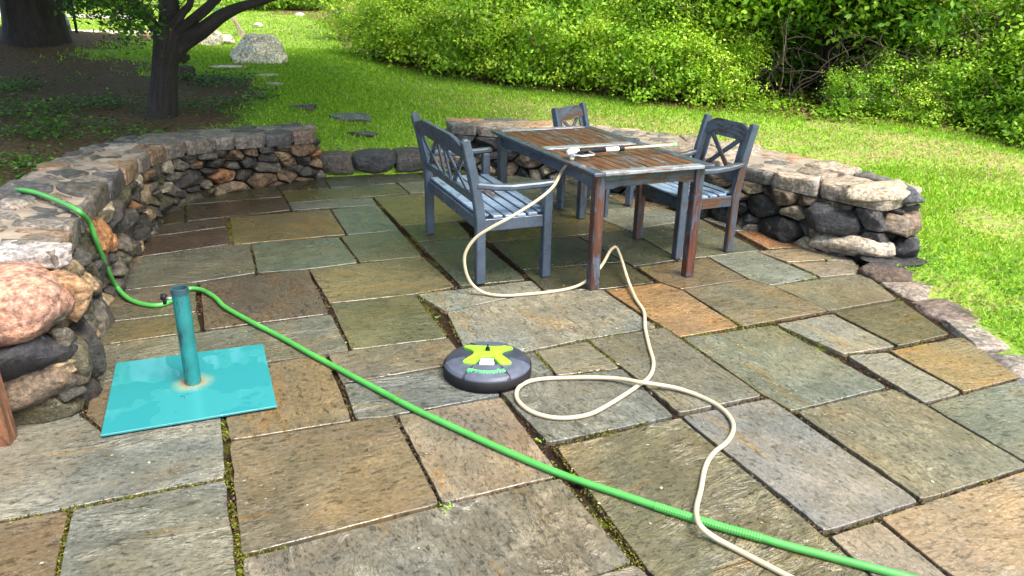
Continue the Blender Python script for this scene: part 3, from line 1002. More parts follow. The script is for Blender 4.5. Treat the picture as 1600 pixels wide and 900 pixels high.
# near end of the left wall: big boulders, from what shows at the end face
add_rocks(lw, lloc, 'boulder', [
 ((-2.10, 2.80, .475), (.30, .24, .135), 3, (170, 130, 112), R(8), .7, 'rounded pinkish boulder on top of the wall end'),
 ((-2.02, 2.78, .285), (.25, .20, .105), 5, (46, 46, 50), R(-4), .45, 'square black stone under the pink boulder'),
 ((-2.02, 2.80, .145), (.28, .22, .075), 7, (92, 80, 66), R(5), .4, 'layered brown stone in the wall end'),
 ((-2.04, 2.80, .035), (.27, .21, .065), 9, (72, 70, 48), R(-3), .45, 'mossy bottom stone of the wall end'),
 ((-2.55, 2.95, .30), (.25, .30, .33), 12, (90, 84, 74), 0, .5, None),
 ((-1.90, 3.00, .44), (.10, .16, .10), 15, (150, 120, 90), R(60), .5, None),
 ((-2.12, 3.12, .575), (.22, .15, .05), 17, (150, 146, 144), R(20), .5, 'pale lavender grey capstone'),
 ((-1.90, 3.02, .18), (.07, .12, .17), 19, (60, 58, 56), R(60), .5, None),
 ((-2.45, 2.90, .60), (.16, .20, .05), 27, (170, 150, 126), 0, .5, None),
])
# far end of the right wall
E_ = lambda u, v, Y: gy(u, v, Y)
def er(u, v, Y, w_, d_, h_, seed, tone, rot=R(-40), box=.5, lab=None):
    c = E_(u, v, Y - .16); return (tuple(c), (w_ / 2, d_ / 2, h_ / 2), seed, tone, rot, box, lab)
add_rocks(rw, rloc, 'boulder', [
 er(1334, 381, 5.30, .58, .36, .19, 31, (168, 160, 144), R(-33), .35, 'long pale grey block at the foot of the wall end'),
 er(1306, 341, 5.42, .40, .34, .21, 32, (52, 54, 58), R(-33), .6, 'rounded black stone above the pale block'),
 er(1404, 349, 5.28, .34, .34, .16, 33, (112, 98, 82), R(-25), .45, 'brown layered stone at the wall corner'),
 er(1410, 390, 5.22, .20, .30, .18, 34, (42, 44, 48), R(-25), .45, None),
 er(1358, 333, 5.36, .12, .30, .08, 35, (72, 72, 76), R(-30), .5, None),
 er(1360, 350, 5.36, .12, .30, .08, 36, (118, 108, 90), R(-30), .5, None),
 er(1360, 362, 5.34, .16, .30, .06, 37, (52, 54, 60), R(-30), .5, None),
 er(1262, 345, 5.70, .12, .26, .14, 38, (150, 140, 116), R(-45), .5, None),
 er(1258, 375, 5.66, .14, .26, .14, 39, (56, 56, 58), R(-45), .5, None),
 er(1272, 300, 5.72, .24, .30, .17, 40, (66, 68, 72), R(-45), .5, None),
 er(1356, 303, 5.36, .54, .50, .14, 41, (160, 148, 128), R(-22), .4, 'pale tan capstone at the wall end'),
 er(1410, 305, 5.42, .30, .46, .14, 42, (76, 80, 88), R(-22), .4, 'dark grey capstone at the very end of the wall'),
 er(1376, 325, 5.44, .42, .36, .05, 43, (70, 64, 60), R(-22), .35, None),
 er(1378, 426, 4.88, .34, .26, .11, 44, (74, 64, 54), R(-10), .4, 'dark brown footing stone jutting from under the wall end'),
 er(1395, 408, 5.12, .44, .32, .06, 45, (40, 40, 42), R(-15), .4, None),
 er(1350, 350, 5.52, .60, .30, .40, 46, (50, 48, 46), R(-25), .35, None),
])

# low step at the back between the two walls
rg = random.Random(9)
st = empty('stone_step', (-1.3, 7.6, 0), label='low dark stone step at the back of the patio between the two walls', cat='step')
mb = MB()
sp = [(-1.92, 7.44), (-1.60, 7.52), (-1.20, 7.64), (-.86, 7.78), (-.62, 7.92)]
tn = [(78, 74, 68), (60, 62, 64), (64, 66, 64), (112, 92, 70)]
for i in range(4):
    a, b = np.array(sp[i]), np.array(sp[i + 1])
    c = (a + b) / 2 + np.array([-.06, .17])
    rock(mb, (c[0] + 1.3, c[1] - 7.6, .085), (np.linalg.norm(b - a) / 2 + .012, .19, .105), 60 + i, lin(tn[i], .95), math.atan2(b[1] - a[1], b[0] - a[0]), .18, 44, 24, .03, 1.05)
mb.build('step_stones', M_ROCK, st, smooth=True)
mb = MB()
for i in range(7):
    t = (i + .5) / 7
    c = np.array([-1.92, 7.66]) * (1 - t) + np.array([-.62, 8.16]) * t
    rock(mb, (c[0] + 1.3 + rg.uniform(-.03, .03), c[1] - 7.6 + .12, .165), (.12, .12, .035), 70 + i, lin(rg.choice([(130, 112, 90), (84, 80, 74), (150, 104, 66)]), .95), R(20), .4, 22, 12, .05)
mb.build('paving_edge', M_ROCK, st, smooth=True)

# flush edging stones along the lawn
ed = empty('stone_edging', (2.55, 4.0, 0), label='flush row of pinkish grey edging stones between the patio and the lawn', cat='edging')
EP = [(2.56, 4.50, .15, .20, (128, 120, 110)), (2.57, 4.14, .15, .20, (112, 100, 94)), (2.58, 3.78, .14, .20, (138, 130, 122)), (2.58, 3.42, .15, .19, (124, 118, 112)), (2.58, 3.05, .15, .21, (96, 100, 108)), (2.6, 2.66, .15, .22, (130, 118, 108)), (2.6, 2.22, .15, .25, (134, 124, 114)), (2.6, 1.75, .15, .26, (110, 108, 110))]
mb = MB()
for i, (x, y, a, b, t) in enumerate(EP):
    rock(mb, (x - 2.55 - .03, y - 4.0, -.032), (a, b, .046), 80 + i, lin(t, .8), R(rg.uniform(-6, 6)), .3, 48, 20, .07, .85)
mb.build('edging_stones', M_CAP, ed, smooth=True)

#@@PART2
# ------------------------------------------------------------------ garden furniture
def rot2(a): return np.array([[math.cos(a), -math.sin(a)], [math.sin(a), math.cos(a)]])

def post(mb, pts, w=.06, t=.06, side=(0, 1, 0), col=(1, 1, 1)):
    plank(mb, pts, w, t, side, .005, col)

def seat_thing(name, label, cat, loc, rz, W, D=.44, slats=6, mats=None, nX=1, group=None):
    """armchair or bench; local +x is the front, y the width; W between leg centres"""
    root = empty(name, loc, rz, label=label, cat=cat, group=group)
    mp, ms, ml = mats
    hw, hd = W / 2, D / 2
    zs = .415
    for sy in (-1, 1):
        mb = MB()
        pts = [(-hd, sy * hw, 0), (-hd, sy * hw, .2), (-hd, sy * hw, .40), (-hd - .012, sy * hw, .50), (-hd - .045, sy * hw, .68), (-hd - .095, sy * hw, .885), (-hd - .098, sy * hw, .897)]
        plank(mb, pts, [.06, .06, .062, .06, .056, .052, .036], .048, (1, 0, 0), .006)
        mb.build('rear_post', ml, root)
        mb = MB()
        post(mb, [(hd, sy * hw, 0), (hd, sy * hw, .3), (hd, sy * hw, .585)], .058, .055)
        mb.build('front_leg', ml, root)
        mb = MB()
        yo = sy * (hw + .004)
        plank(mb, [(-hd - .035, yo, .625), (-hd + .08, yo, .606), (-.02, yo, .597), (hd - .06, yo, .602), (hd + .05, yo, .608)], [.05, .056, .062, .066, .06], .036, (0, 1, 0), .012)
        mb.build('armrest', mp, root)
        mb = MB()
        plank(mb, [(-hd + .02, sy * (hw - .002), .373), (hd - .02, sy * (hw - .002), .373)], .028, .075, (0, 1, 0), .003)
        mb.build('side_rail', mp, root)
    mb = MB()
    for x, dz in ((hd - .004, 0), (-hd + .004, 0)):
        plank(mb, [(x, -hw + .02, .373), (x, hw - .02, .373)], .075, .028, (0, 0, 1), .003)
    mb.build('seat_rail', mp, root)
    mb = MB()
    wsl = (D + .02) / slats
    for i in range(slats):
        x = -hd + .035 + wsl * i
        z = zs + .010 - .010 * math.sin(math.pi * (i + .5) / slats)
        yy = hw - .028 if (i == 0 or i == slats - 1) else hw + .012
        plank(mb, [(x, -yy, z + .003), (x, yy, z + .003)], wsl - .016, .017, (1, 0, 0), .003)
    mb.build('seat', ms, root)
    # backrest: lower rail, arched top rail, uprights and crosses
    bx = lambda z: -hd - .012 - (z - .50) * .225
    mb = MB()
    plank(mb, [(bx(.53), -hw + .02, .53), (bx(.53), hw - .02, .53)], .062, .024, (.22, 0, -1), .003)
    mb.build('lower_back_rail', mp, root)
    mb = MB()
    K = 14
    P, ws = [], []
    for i in range(K + 1):
        t = i / K
        a = min(1, min(t, 1 - t) / .22)
        a = a * a * (3 - 2 * a)
        top = .845 + .042 * a
        bot = .770 + .0 * a
        z = (top + bot) / 2
        P.append((bx(z) , -hw + .02 + (2 * hw - .04) * t, z)); ws.append(top - bot)
    plank(mb, P, ws, .024, (.22, 0, -1), .003)
    mb.build('top_back_rail', mp, root)
    z0, z1 = .555, .775
    def upright(y, w_=.036):
        mb = MB()
        plank(mb, [(bx(z0), y, z0), (bx(z1), y, z1)], w_, .013, (0, 1, 0), .002)
        mb.build('upright', mp, root)
    def cross(ya, yb):
        for k, (p, q) in enumerate(((ya, yb), (yb, ya))):
            mb = MB()
            o = .0075 * (1 if k else -1)
            plank(mb, [(bx(z0) + o, p, z0), (bx(z1) + o, q, z1)], .034, .013, (0, 1, 0), .002)
            mb.build('cross_slat', mp, root)
    if nX == 1:
        upright(-hw + .065, .05); upright(hw - .065, .05)
        cross(-hw + .11, hw - .11)
    else:
        for c in (-hw / 2, hw / 2):
            upright(c - hw * .5 + .075); upright(c + hw * .5 - .055)
            cross(c - hw * .5 + .13, c + hw * .5 - .11)
    return root

seat_thing('garden_bench', 'two seater blue grey wooden bench with crossed back slats, left of the table', 'bench',
           (-.208, 5.016, .001), R(22), 1.13, nX=2, mats=(M_PAINT, M_SEAT, M_PAINT3))
seat_thing('garden_armchair', 'peeling blue grey wooden armchair right of the table, before the stone wall', 'armchair',
           (1.235, 5.31, .001), R(204), .505, mats=(M_PAINT2, M_SEAT, M_PAINT2), group='wooden armchairs at the table')
seat_thing('garden_armchair', 'blue grey wooden armchair behind the far end of the table, its seat hidden', 'armchair',
           (.70, 6.36, .001), R(-33), .50, mats=(M_PAINT2, M_SEAT, M_PAINT), group='wooden armchairs at the table').scale = (.95, .95, .93)

# table
TA = R(23.5)
tb = empty('garden_table', (.522, 5.169, .001), TA, label='long rectangular wooden garden table with bare brown top and flaking blue grey legs', cat='table')
hx, hy, tz = .35, .735, .735
for (x, y, m) in ((-hx, -hy, m_paint('flaking leg paint', .66, col=(.062, .084, .118), wood=(.065, .026, .017))), (hx, -hy, m_paint('flaking leg paint dark', .60, wood=(.07, .022, .014))), (-hx, hy, M_PAINT), (hx, hy, M_PAINT2)):
    mb = MB(); post(mb, [(x, y, 0), (x, y, .35), (x, y, tz - .024)], .062, .062); mb.build('leg', m, tb)
for (p, q, s) in (((-hx, -hy), (hx, -hy), 0), ((-hx, hy), (hx, hy), 0), ((-hx, -hy), (-hx, hy), 1), ((hx, -hy), (hx, hy), 1)):
    mb = MB()
    a, b = np.array(p), np.array(q); t = (b - a) / np.linalg.norm(b - a)
    a = a + t * .03; b = b - t * .03
    P = [(*(a + (b - a) * k / 12), tz - .024 - .045) for k in range(13)]
    ws = [.09 if (k in (0, 1, 11, 12)) else .078 for k in range(13)]
    plank(mb, [(p_[0], p_[1], tz - .024 - w_ / 2) for p_, w_ in zip(P, ws)], ws, .024, (0, 0, 1), .002)
    mb.build('apron', M_PAINT if s else M_PAINT2, tb)
mb = MB()
X0, Y0_ = hx + .07, hy + .07
for sx in (-1, 1):
    plank(mb, [(sx * (X0 - .035), -Y0_, tz - .011), (sx * (X0 - .035), 0, tz - .011), (sx * (X0 - .035), Y0_, tz - .011)], .07, .022, (1, 0, 0), .004)
mb.build('edge_boards', M_PAINT2, tb)
M_CROSS = m_paint('grey cross board', .42, col=(.20, .225, .25), wood=(.11, .06, .035))
for y, w_ in ((-Y0_ + .035, .07), (.02, .09), (Y0_ - .035, .07)):
    mb = MB()
    plank(mb, [(-X0 + .072, y, tz - .0105), (X0 - .072, y, tz - .0105)], w_, .022, (0, 1, 0), .004)
    mb.build('cross_board', M_CROSS, tb)
mb = MB()
ns = 10
for (ya, yb) in ((-Y0_ + .072, -.027), (.067, Y0_ - .072)):
    for i in range(ns):
        x = -X0 + .072 + (2 * X0 - .144) * (i + .5) / ns
        plank(mb, [(x, ya, tz - .012), (x, yb, tz - .012)], (2 * X0 - .144) / ns - .007, .019, (1, 0, 0), .003)
mb.build('top_slats', M_TOP, tb)

# ------------------------------------------------------------------ pressure washer gun lying on the table
M_BLACK = m_plain('black plastic', (.009, .009, .010), .55, bs=.1, spec=.25)
M_WHITE = m_plain('white plastic', (.75, .76, .76), .35, var=.06)
M_STEEL = m_plain('dull metal', (.55, .56, .58), .3, metal=.8, var=.1)
M_LANCE = m_plain('cream lance', (.60, .52, .34), .35, var=.08)
M_NOZ = m_plain('light green nozzle', (.25, .65, .28), .4, var=.1)
Pa, Pb = gp(888, 238, .775), gp(1056, 226, .79)
ax = Pb - Pa; Lg = np.linalg.norm(ax[:2]); aa = math.atan2(ax[1], ax[0])
gun = empty('spray_gun', (Pa[0], Pa[1], 0), aa, label='black and white pressure washer gun with long thin lance lying across the table', cat='spray gun')
tl = math.atan2(Pb[2] - Pa[2], Lg)
def gx(x, y=0, z=0): return (x, y, .775 + z + x * math.tan(tl))
mb = MB(); tube(mb, [gx(-.005), gx(.03, 0, .004), gx(.07, 0, .006)], [.016, .020, .015], 14); tube(mb, [gx(.0), gx(-.002, -.03, -.004), gx(0, -.055, -.014)], [.017, .015, .013], 14)
mb.build('valve_body', M_WHITE, gun, smooth=True)
mb = MB(); tube(mb, [gx(.0, -.05, -.012), gx(-.002, -.072, -.02)], [.018, .017], 12); mb.build('inlet_nut', M_STEEL, gun)
mb = MB()
tube(mb, catmull([gx(.01, -.045, -.008), gx(.05, -.078, -.012), gx(.10, -.082, -.012), gx(.145, -.07, -.010), gx(.13, -.02, .0)], 6), .007, 8)
mb.build('trigger_guard', M_STEEL, gun, smooth=True)
mb = MB(); tube(mb, [gx(.06, -.01, 0), gx(.075, -.04, -.005), gx(.068, -.065, -.008)], .008, 8); mb.build('trigger', M_BLACK, gun, smooth=True)
f_ = Lg / .93
mb = MB(); tube(mb, [gx(.05), gx(.12 * f_), gx(.31 * f_)], [.013, .016, .014], 14); mb.build('grip', M_BLACK, gun, smooth=True)
mb = MB(); tube(mb, [gx(.31 * f_), gx(.315 * f_), gx(.425 * f_)], [.012, .015, .014], 14); mb.build('sleeve', M_WHITE, gun, smooth=True)
mb = MB(); tube(mb, [gx(.42 * f_), gx(.43 * f_), gx(.465 * f_), gx(.47 * f_)], [.012, .018, .018, .011], 14); mb.build('coupling', M_BLACK, gun, smooth=True)
mb = MB(); tube(mb, [gx(.46 * f_), gx(.7 * f_), gx(.915 * f_)], .0075, 10); mb.build('lance', M_LANCE, gun, smooth=True)
mb = MB(); tube(mb, [gx(.905 * f_), gx(.91 * f_), gx(.93 * f_)], [.009, .015, .012], 10); mb.build('nozzle', M_NOZ, gun)

# ------------------------------------------------------------------ hoses
def g3(L):
    out = []
    for q in L:
        u, v, m, k = q
        out.append(gp(u, v, k) if m == 'z' else gy(u, v, k))
    return out
r1 = .0105
inlet = np.array([Pa[0], Pa[1], 0]) + np.array([*(rot2(aa) @ np.array([-.002, -.072])), .753])
CH = [inlet] + g3([(879, 266, 'y', 4.72), (864, 292, 'y', 4.45), (838, 314, 'y', 4.34), (800, 338, 'y', 4.27), (765, 357, 'y', 4.24), (742, 373, 'y', 4.24), (727, 396, 'y', 4.23), (727, 420, 'y', 4.22), (736, 442, 'y', 4.22), (755, 457, 'z', .018),
     (785, 462, 'z', r1), (820, 460, 'z', r1), (860, 456, 'z', r1), (896, 449, 'z', .015), (920, 436, 'z', .05), (940, 415, 'z', .10), (954, 391, 'z', .135), (963, 387, 'z', .13), (971, 405, 'z', .09), (981, 437, 'z', .04), (993, 466, 'z', .016), (1006, 487, 'z', r1), (1008, 512, 'z', r1), (1014, 540, 'z', r1), (1021, 567, 'z', r1), (1015, 588, 'z', r1),
     (995, 604, 'z', r1), (950, 633, 'z', r1), (915, 649, 'z', r1), (870, 653, 'z', r1), (830, 643, 'z', r1), (808, 623, 'z', r1), (812, 604, 'z', r1), (840, 593, 'z', r1), (900, 590, 'z', r1), (960, 591, 'z', .02), (1005, 598, 'z', .032), (1055, 606, 'z', .02), (1100, 622, 'z', r1), (1132, 642, 'z', r1), (1146, 665, 'z', r1), (1138, 688, 'z', r1),
     (1115, 708, 'z', r1), (1102, 730, 'z', r1), (1095, 765, 'z', r1), (1088, 795, 'z', .022), (1092, 818, 'z', .046), (1112, 837, 'z', .022), (1150, 858, 'z', r1), (1200, 884, 'z', r1), (1250, 910, 'z', r1), (1330, 950, 'z', r1), (1420, 1010, 'z', r1)])
M_CREAM = m_plain('cream hose', (.42, .355, .235), .38, var=.1, sc=6)
mb = MB(); tube(mb, catmull(CH, 8), .0098, 10)
o = mb.build('pressure_hose', M_CREAM, smooth=True)
tag(o, 'thin cream coloured hose looping from the spray gun on the table across the patio', 'hose')
r2 = .0145
GH = g3([(6, 296, 'z', .50), (33, 297, 'z', .598), (62, 303, 'z', .602), (95, 316, 'z', .604), (122, 330, 'z', .60), (139, 347, 'y', 3.86), (149, 372, 'y', 3.88), (159, 400, 'y', 3.95), (170, 426, 'y', 4.03), (184, 450, 'z', .04), (200, 466, 'z', .02), (222, 475, 'z', r2), (248, 477, 'z', r2), (268, 470, 'z', r2), (282, 458, 'z', r2), (296, 451, 'z', r2), (315, 453, 'z', r2), (335, 464, 'z', r2), (352, 480, 'z', r2), (385, 499, 'z', r2), (430, 522, 'z', r2), (500, 561, 'z', r2), (570, 598, 'z', r2), (640, 635, 'z', r2), (720, 673, 'z', r2), (800, 709, 'z', r2), (880, 742, 'z', r2), (980, 776, 'z', r2), (1090, 812, 'z', r2), (1190, 841, 'z', r2), (1290, 868, 'z', r2), (1400, 897, 'z', r2), (1500, 925, 'z', r2)])
M_GREEN = m_plain('green rubber hose', (.055, .27, .05), .34, var=.15, sc=8)
dense = [p + np.array([.0035 * mn.noise(Vector((i * .11, 0, 1))), .0035 * mn.noise(Vector((i * .11, 5, 1))), 0]) for i, p in enumerate(catmull(GH, 10))]
mb = MB(); tube(mb, dense, .0135, 12, ridge=.0)
gh = mb.build('garden_hose', M_GREEN, smooth=True)
tag(gh, 'long bright green garden hose running over the left wall and diagonally across the patio', 'hose')
# ribbed stretch
da = np.array(dense)
def nearest(u, v):
    p = gp(u, v, r2); return int(np.argmin(((da - p) ** 2).sum(1)))
i0, i1 = nearest(1020, 792), nearest(1200, 846)
seg = da[i0:i1]
dd_ = np.r_[0, np.cumsum(np.linalg.norm(np.diff(seg, axis=0), axis=1))]
tt = np.arange(0, dd_[-1], .0045)
seg = np.stack([np.interp(tt, dd_, seg[:, k]) for k in range(3)], 1)
mb = MB(); tube(mb, seg, .0146, 12, ridge=.07); mb.build('ribbed_sleeve', M_GREEN, gh)
# metal end collar near the wall
mb = MB(); i2 = nearest(222, 475)
tube(mb, [da[0], da[1]], .016, 10); mb.build('hose_end', M_STEEL, gh, smooth=True)

# ------------------------------------------------------------------ parasol base
def m_teal():
    m, nt, b = new_mat('wet turquoise plate')
    P = nd(nt, 'TexCoord').outputs['Object']
    n = ntex(nt, P, 3.2, 4, .5, .3)
    film = ramp(nt, n, [(.50, 0.0), (.508, 1.0)])
    sp = ramp(nt, ntex(nt, P, 26, 4, .6), [(.66, 0.0), (.70, 1.0)])
    sp = mth(nt, 'MULTIPLY', sp, ramp(nt, ntex(nt, P, 4.0, 2), [(.52, 0.0), (.6, 1.0)]))
    c = mixc(nt, film, (.016, .165, .178), (.026, .188, .198))
    c = mixc(nt, sp, c, (.01, .05, .05))
    # rust ring round the pole foot
    l = nd(nt, 'VectorMath', operation='LENGTH'); lk(nt, mapping(nt, P, (1, 1, 0)), l.inputs[0])
    rr = mth(nt, 'ADD', l.outputs['Value'], mth(nt, 'MULTIPLY', mth(nt, 'SUBTRACT', ntex(nt, P, 24, 4), .5), .05))
    c = mixc(nt, ramp(nt, rr, [(.038, 1.0), (.058, 0.0)]), c, (.16, .05, .018))
    c = mixc(nt, mth(nt, 'MULTIPLY', ramp(nt, rr, [(.055, 1.0), (.10, 0.0)]), .35), c, (.35, .30, .14))
    lk(nt, c, b.inputs['Base Color'])
    lk(nt, mixc(nt, film, .32, .05), b.inputs['Roughness'])
    bump(nt, b, film, .35, .002)
    return m
PC = gp(302, 597, .02)
base = empty('parasol_base', (PC[0], PC[1], 0), label='turquoise square steel parasol base with upright tube, puddled with water', cat='parasol base')
cs = [gp(157, 680, .018), gp(433, 634, .018), gp(411, 537, .018), gp(181, 567, .018)]
mb = MB()
V = []
cc_ = sum(cs) / 4
for z, k in ((.004, 1.0), (.010, 1.0), (.0125, .994)):
    for c in cs:
        q = cc_ + (c - cc_) * k
        V.append((q[0] - PC[0], q[1] - PC[1], z + .006))
F = [(0, 3, 2, 1), (8, 9, 10, 11)] + [(a * 4 + i, a * 4 + (i + 1) % 4, a * 4 + 4 + (i + 1) % 4, a * 4 + 4 + i) for a in (0, 1) for i in range(4)]
mb.add(V, F)
mb.build('base_plate', m_teal(), base)
M_TUBE = m_paint('scuffed teal tube paint', .30, col=(.012, .135, .135), wood=(.03, .02, .016))
mb = MB(); tube(mb, [(0, 0, .017), (0, 0, .1), (0, 0, .3), (0, 0, .455)], .0345, 28, caps=False)
tube(mb, [(0, 0, .455), (0, 0, .3), (0, 0, .2)], .029, 28, caps=False)
pl = mb.build('upright_tube', M_TUBE, base, smooth=True)
mb = MB(); tube(mb, [(0, 0, .448), (0, 0, .472), (0, 0, .473)], [.0365, .0365, .0355], 28, caps=False); tube(mb, [(0, 0, .473), (0, 0, .44)], .0295, 28, caps=False)
k0 = len(mb.v[0]) if False else 0
mb.add([( .0365 * math.cos(2 * math.pi * i / 28), .0365 * math.sin(2 * math.pi * i / 28), .4735) for i in range(28)] + [(.0295 * math.cos(2 * math.pi * i / 28), .0295 * math.sin(2 * math.pi * i / 28), .4735) for i in range(28)], [(i, (i + 1) % 28, 28 + (i + 1) % 28, 28 + i) for i in range(28)])
mb.build('collar', m_plain('dark teal collar', (.02, .055, .07), .4), base, smooth=False)
mb = MB(); tube(mb, [(-.03, 0, .425), (-.065, -.004, .425)], .007, 10); mb.build('clamp_bolt', M_STEEL, base, smooth=True)
mb = MB(); tube(mb, [(-.06, -.004, .430), (-.066, -.004, .431), (-.082, -.006, .432)], [.010, .014, .013], 10); tube(mb, [(-.068, -.004, .432), (-.070, -.008, .40)], [.011, .008], 8)
mb.build('clamp_knob', M_BLACK, base, smooth=True)
# black filler standing in for the shadow inside the tube
mb = MB(); tube(mb, [(0, 0, .018), (0, 0, .2)], .0285, 20); mb.build('tube_shadow', M_BLACK, base)

# ------------------------------------------------------------------ round surface cleaner
D0 = gp(758, 616, .0); DC = (D0[0] + .003, D0[1] + .205)
cl = empty('surface_cleaner', (DC[0], DC[1], .002), label='round black and grey pressure washer surface cleaner with bright green cross plate', cat='surface cleaner')
M_SLATE = m_plain('slate grey plastic', (.065, .075, .105), .38, var=.18, sc=20)
M_SLATE2 = m_plain('dark slate plastic', (.03, .034, .05), .4, var=.2, sc=20)
M_LIME = m_plain('lime green plastic', (.22, .56, .03), .35, var=.08)
def lathe(prof, n=64, a0=0.0, a1=2 * math.pi, mb=None, close=True):
    full = abs(a1 - a0 - 2 * math.pi) < 1e-6
    k = n if full else n + 1
    V, F = [], []
    for (r, z) in prof:
        for i in range(k):
            a = a0 + (a1 - a0) * i / n
            V.append((r * math.cos(a), r * math.sin(a), z))
    for j in range(len(prof) - 1):
        for i in range(n):
            F.append((j * k + i, j * k + (i + 1) % k, (j + 1) * k + (i + 1) % k, (j + 1) * k + i))
    if not full:
        F.append(tuple(j * k for j in range(len(prof))))
        F.append(tuple(j * k + n for j in range(len(prof) - 1, -1, -1)))
    mb = mb or MB()
    mb.add(V, F)
    return mb
lathe([(.190, .0), (.205, .002), (.208, .02), (.207, .052), (.200, .058), (.15, .06)]).build('skirt', M_BLACK, cl, smooth=True)
lathe([(.201, .052), (.1995, .060), (.190, .070), (.165, .080), (.12, .090), (.06, .096), (.001, .097)]).build('cover', M_SLATE2, cl, smooth=True)
for (a, b, m) in ((-118, -62, M_SLATE), (-57, -12, M_SLATE), (-168, -123, M_SLATE), (62, 118, M_SLATE)):
    prof = [(.2055, .048), (.2045, .060), (.196, .0725), (.168, .0845), (.110, .0945), (.109, .086), (.16, .074), (.19, .06), (.2, .048)]
    lathe(prof, 24, R(a), R(b)).build('cover_panel', m, cl, smooth=False)
# cross shaped plate
cross_o = [(-.030, -.052), (-.062, -.098), (-.112, -.080), (-.075, -.030), (-.066, .0), (-.078, .035), (-.118, .082), (-.098, .098), (-.055, .080), (0, .074), (.055, .080), (.098, .098), (.118, .082), (.078, .035), (.066, .0), (.075, -.030), (.112, -.080), (.062, -.098), (.030, -.052), (0, -.046)]
co = catmull(cross_o, 4, True)
def topz(x, y):
    r = math.hypot(x, y)
    return float(np.interp(r, [0, .06, .12, .165, .19], [.097, .096, .090, .080, .070]))
mb = MB(); n = len(co)
mb.add([(p[0], p[1], topz(*p) - .002) for p in co] + [(p[0], p[1], topz(*p) + .010) for p in co] + [(p[0] * .94, p[1] * .94, topz(*p) + .0135) for p in co] + [(0, 0, .114)],
       [(i, (i + 1) % n, n + (i + 1) % n, n + i) for i in range(n)] + [(n + i, n + (i + 1) % n, 2 * n + (i + 1) % n, 2 * n + i) for i in range(n)] + [(2 * n + i, 2 * n + (i + 1) % n, 3 * n) for i in range(n)])
mb.build('cross_plate', M_LIME, cl, smooth=False)
mb = MB(); tube(mb, [(0, .01, .108), (0, .01, .128)], [.012, .010], 12); tube(mb, [(0, .01, .128), (0, .012, .142)], .004, 8); mb.build('inlet_stub', M_BLACK, cl)
mb = MB()
V = [(-.027, -.058, 0), (.027, -.058, 0), (.034, -.100, 0), (-.034, -.100, 0)]
mb.add([(x, y, topz(x, y) + .009) for x, y, _ in V] + [(x, y, topz(x, y) - .004) for x, y, _ in V], [(3, 2, 1, 0), (0, 1, 5, 4), (1, 2, 6, 5), (2, 3, 7, 6), (3, 0, 4, 7)])
mb.build('white_plate', M_WHITE, cl)
tc = bpy.data.curves.new('wordmark', 'FONT'); tc.body = 'greenworks'; tc.size = .040; tc.extrude = .0006; tc.align_x = 'CENTER'; tc.align_y = 'CENTER'; tc.offset = .0013; tc.space_character = .95
to = bpy.data.objects.new('wordmark_curve', tc); COL.objects.link(to)
bpy.context.view_layer.update()
tm = bpy.data.meshes.new_from_object(to.evaluated_get(bpy.context.evaluated_depsgraph_get()))
bpy.data.objects.remove(to)
for v in tm.vertices:      # lay the letters round the sloping front panel
    x, y, z = v.co
    rr = .158 - y * .93
    an = -math.pi / 2 + x / .165
    zz = float(np.interp(rr, [.110, .168, .196], [.0945, .0845, .0725])) + .0012 + z
    v.co = (rr * math.cos(an), rr * math.sin(an), zz)
wm = bpy.data.objects.new('wordmark', tm); COL.objects.link(wm); wm.parent = cl
tm.materials.clear(); tm.materials.append(m_plain('green lettering', (.10, .75, .16), .45, var=.05))

# ------------------------------------------------------------------ wooden post bottom left
pp = gp(8, 694)
wp = empty('wooden_post', (pp[0] - .03, pp[1] + .02, -.01), R(14), label='weathered orange brown wooden post standing at the near end of the left wall', cat='post')
mb = MB(); plank(mb, [(0, 0, 0), (-.012, 0, .4), (-.03, 0, 1.0)], .10, .085, (1, 0, 0), .006)
mb.build('shaft', m_bark('orange wood', (.16, .066, .028)), wp)
mb = MB(); plank(mb, [(-.03, 0, 1.0), (-.031, 0, 1.02)], .12, .105, (1, 0, 0), .006); mb.build('post_cap', m_bark('orange wood cap', (.22, .08, .03)), wp)

# ------------------------------------------------------------------ leaves
NR = np.random.default_rng(5)
def norm(a): return a / (np.linalg.norm(a, axis=-1, keepdims=True) + 1e-9)
def leaves(C, out, per, spread, size, tones, up=.9, rnd=.8, flat=.55, asp=.55):
    """clumps C (n,3) with outward directions out (n,3) -> diamonds V (m,4,3), colours (m,3)"""
    n = len(C)
    k = n * per
    c = np.repeat(C, per, 0)
    o = np.repeat(out, per, 0)
    p = c + NR.normal(0, 1, (k, 3)) * np.array([spread, spread, spread * flat])
    nn = norm(o * .5 + np.array([0, 0, up]) + NR.normal(0, rnd, (k, 3)))
    a = norm(np.cross(nn, NR.normal(0, 1, (k, 3))))
    b = np.cross(nn, a)
    L = (size * NR.uniform(.6, 1.3, (k, 1)))
    V = np.stack([p - a * L * .5, p + b * L * asp * .5 + a * L * .08, p + a * L * .5 - nn * L * .12, p - b * L * asp * .5 + a * L * .08], 1)
    ti = np.repeat(NR.integers(0, len(tones), n), per)
    swap = NR.random(k) < .3
    ti[swap] = NR.integers(0, len(tones), swap.sum())
    col = np.array(tones)[ti] * NR.uniform(.7, 1.25, (k, 1)) * np.repeat(NR.uniform(.8, 1.2, (n, 1)), per, 0)
    return V, col

T_LIME = [(.30, .50, .03), (.38, .57, .04), (.22, .42, .025), (.46, .62, .07)]
T_MID = [(.20, .41, .028), (.27, .47, .032), (.14, .32, .022), (.34, .54, .045)]
T_DEEP = [(.09, .25, .022), (.14, .32, .025), (.065, .19, .018), (.19, .40, .03)]

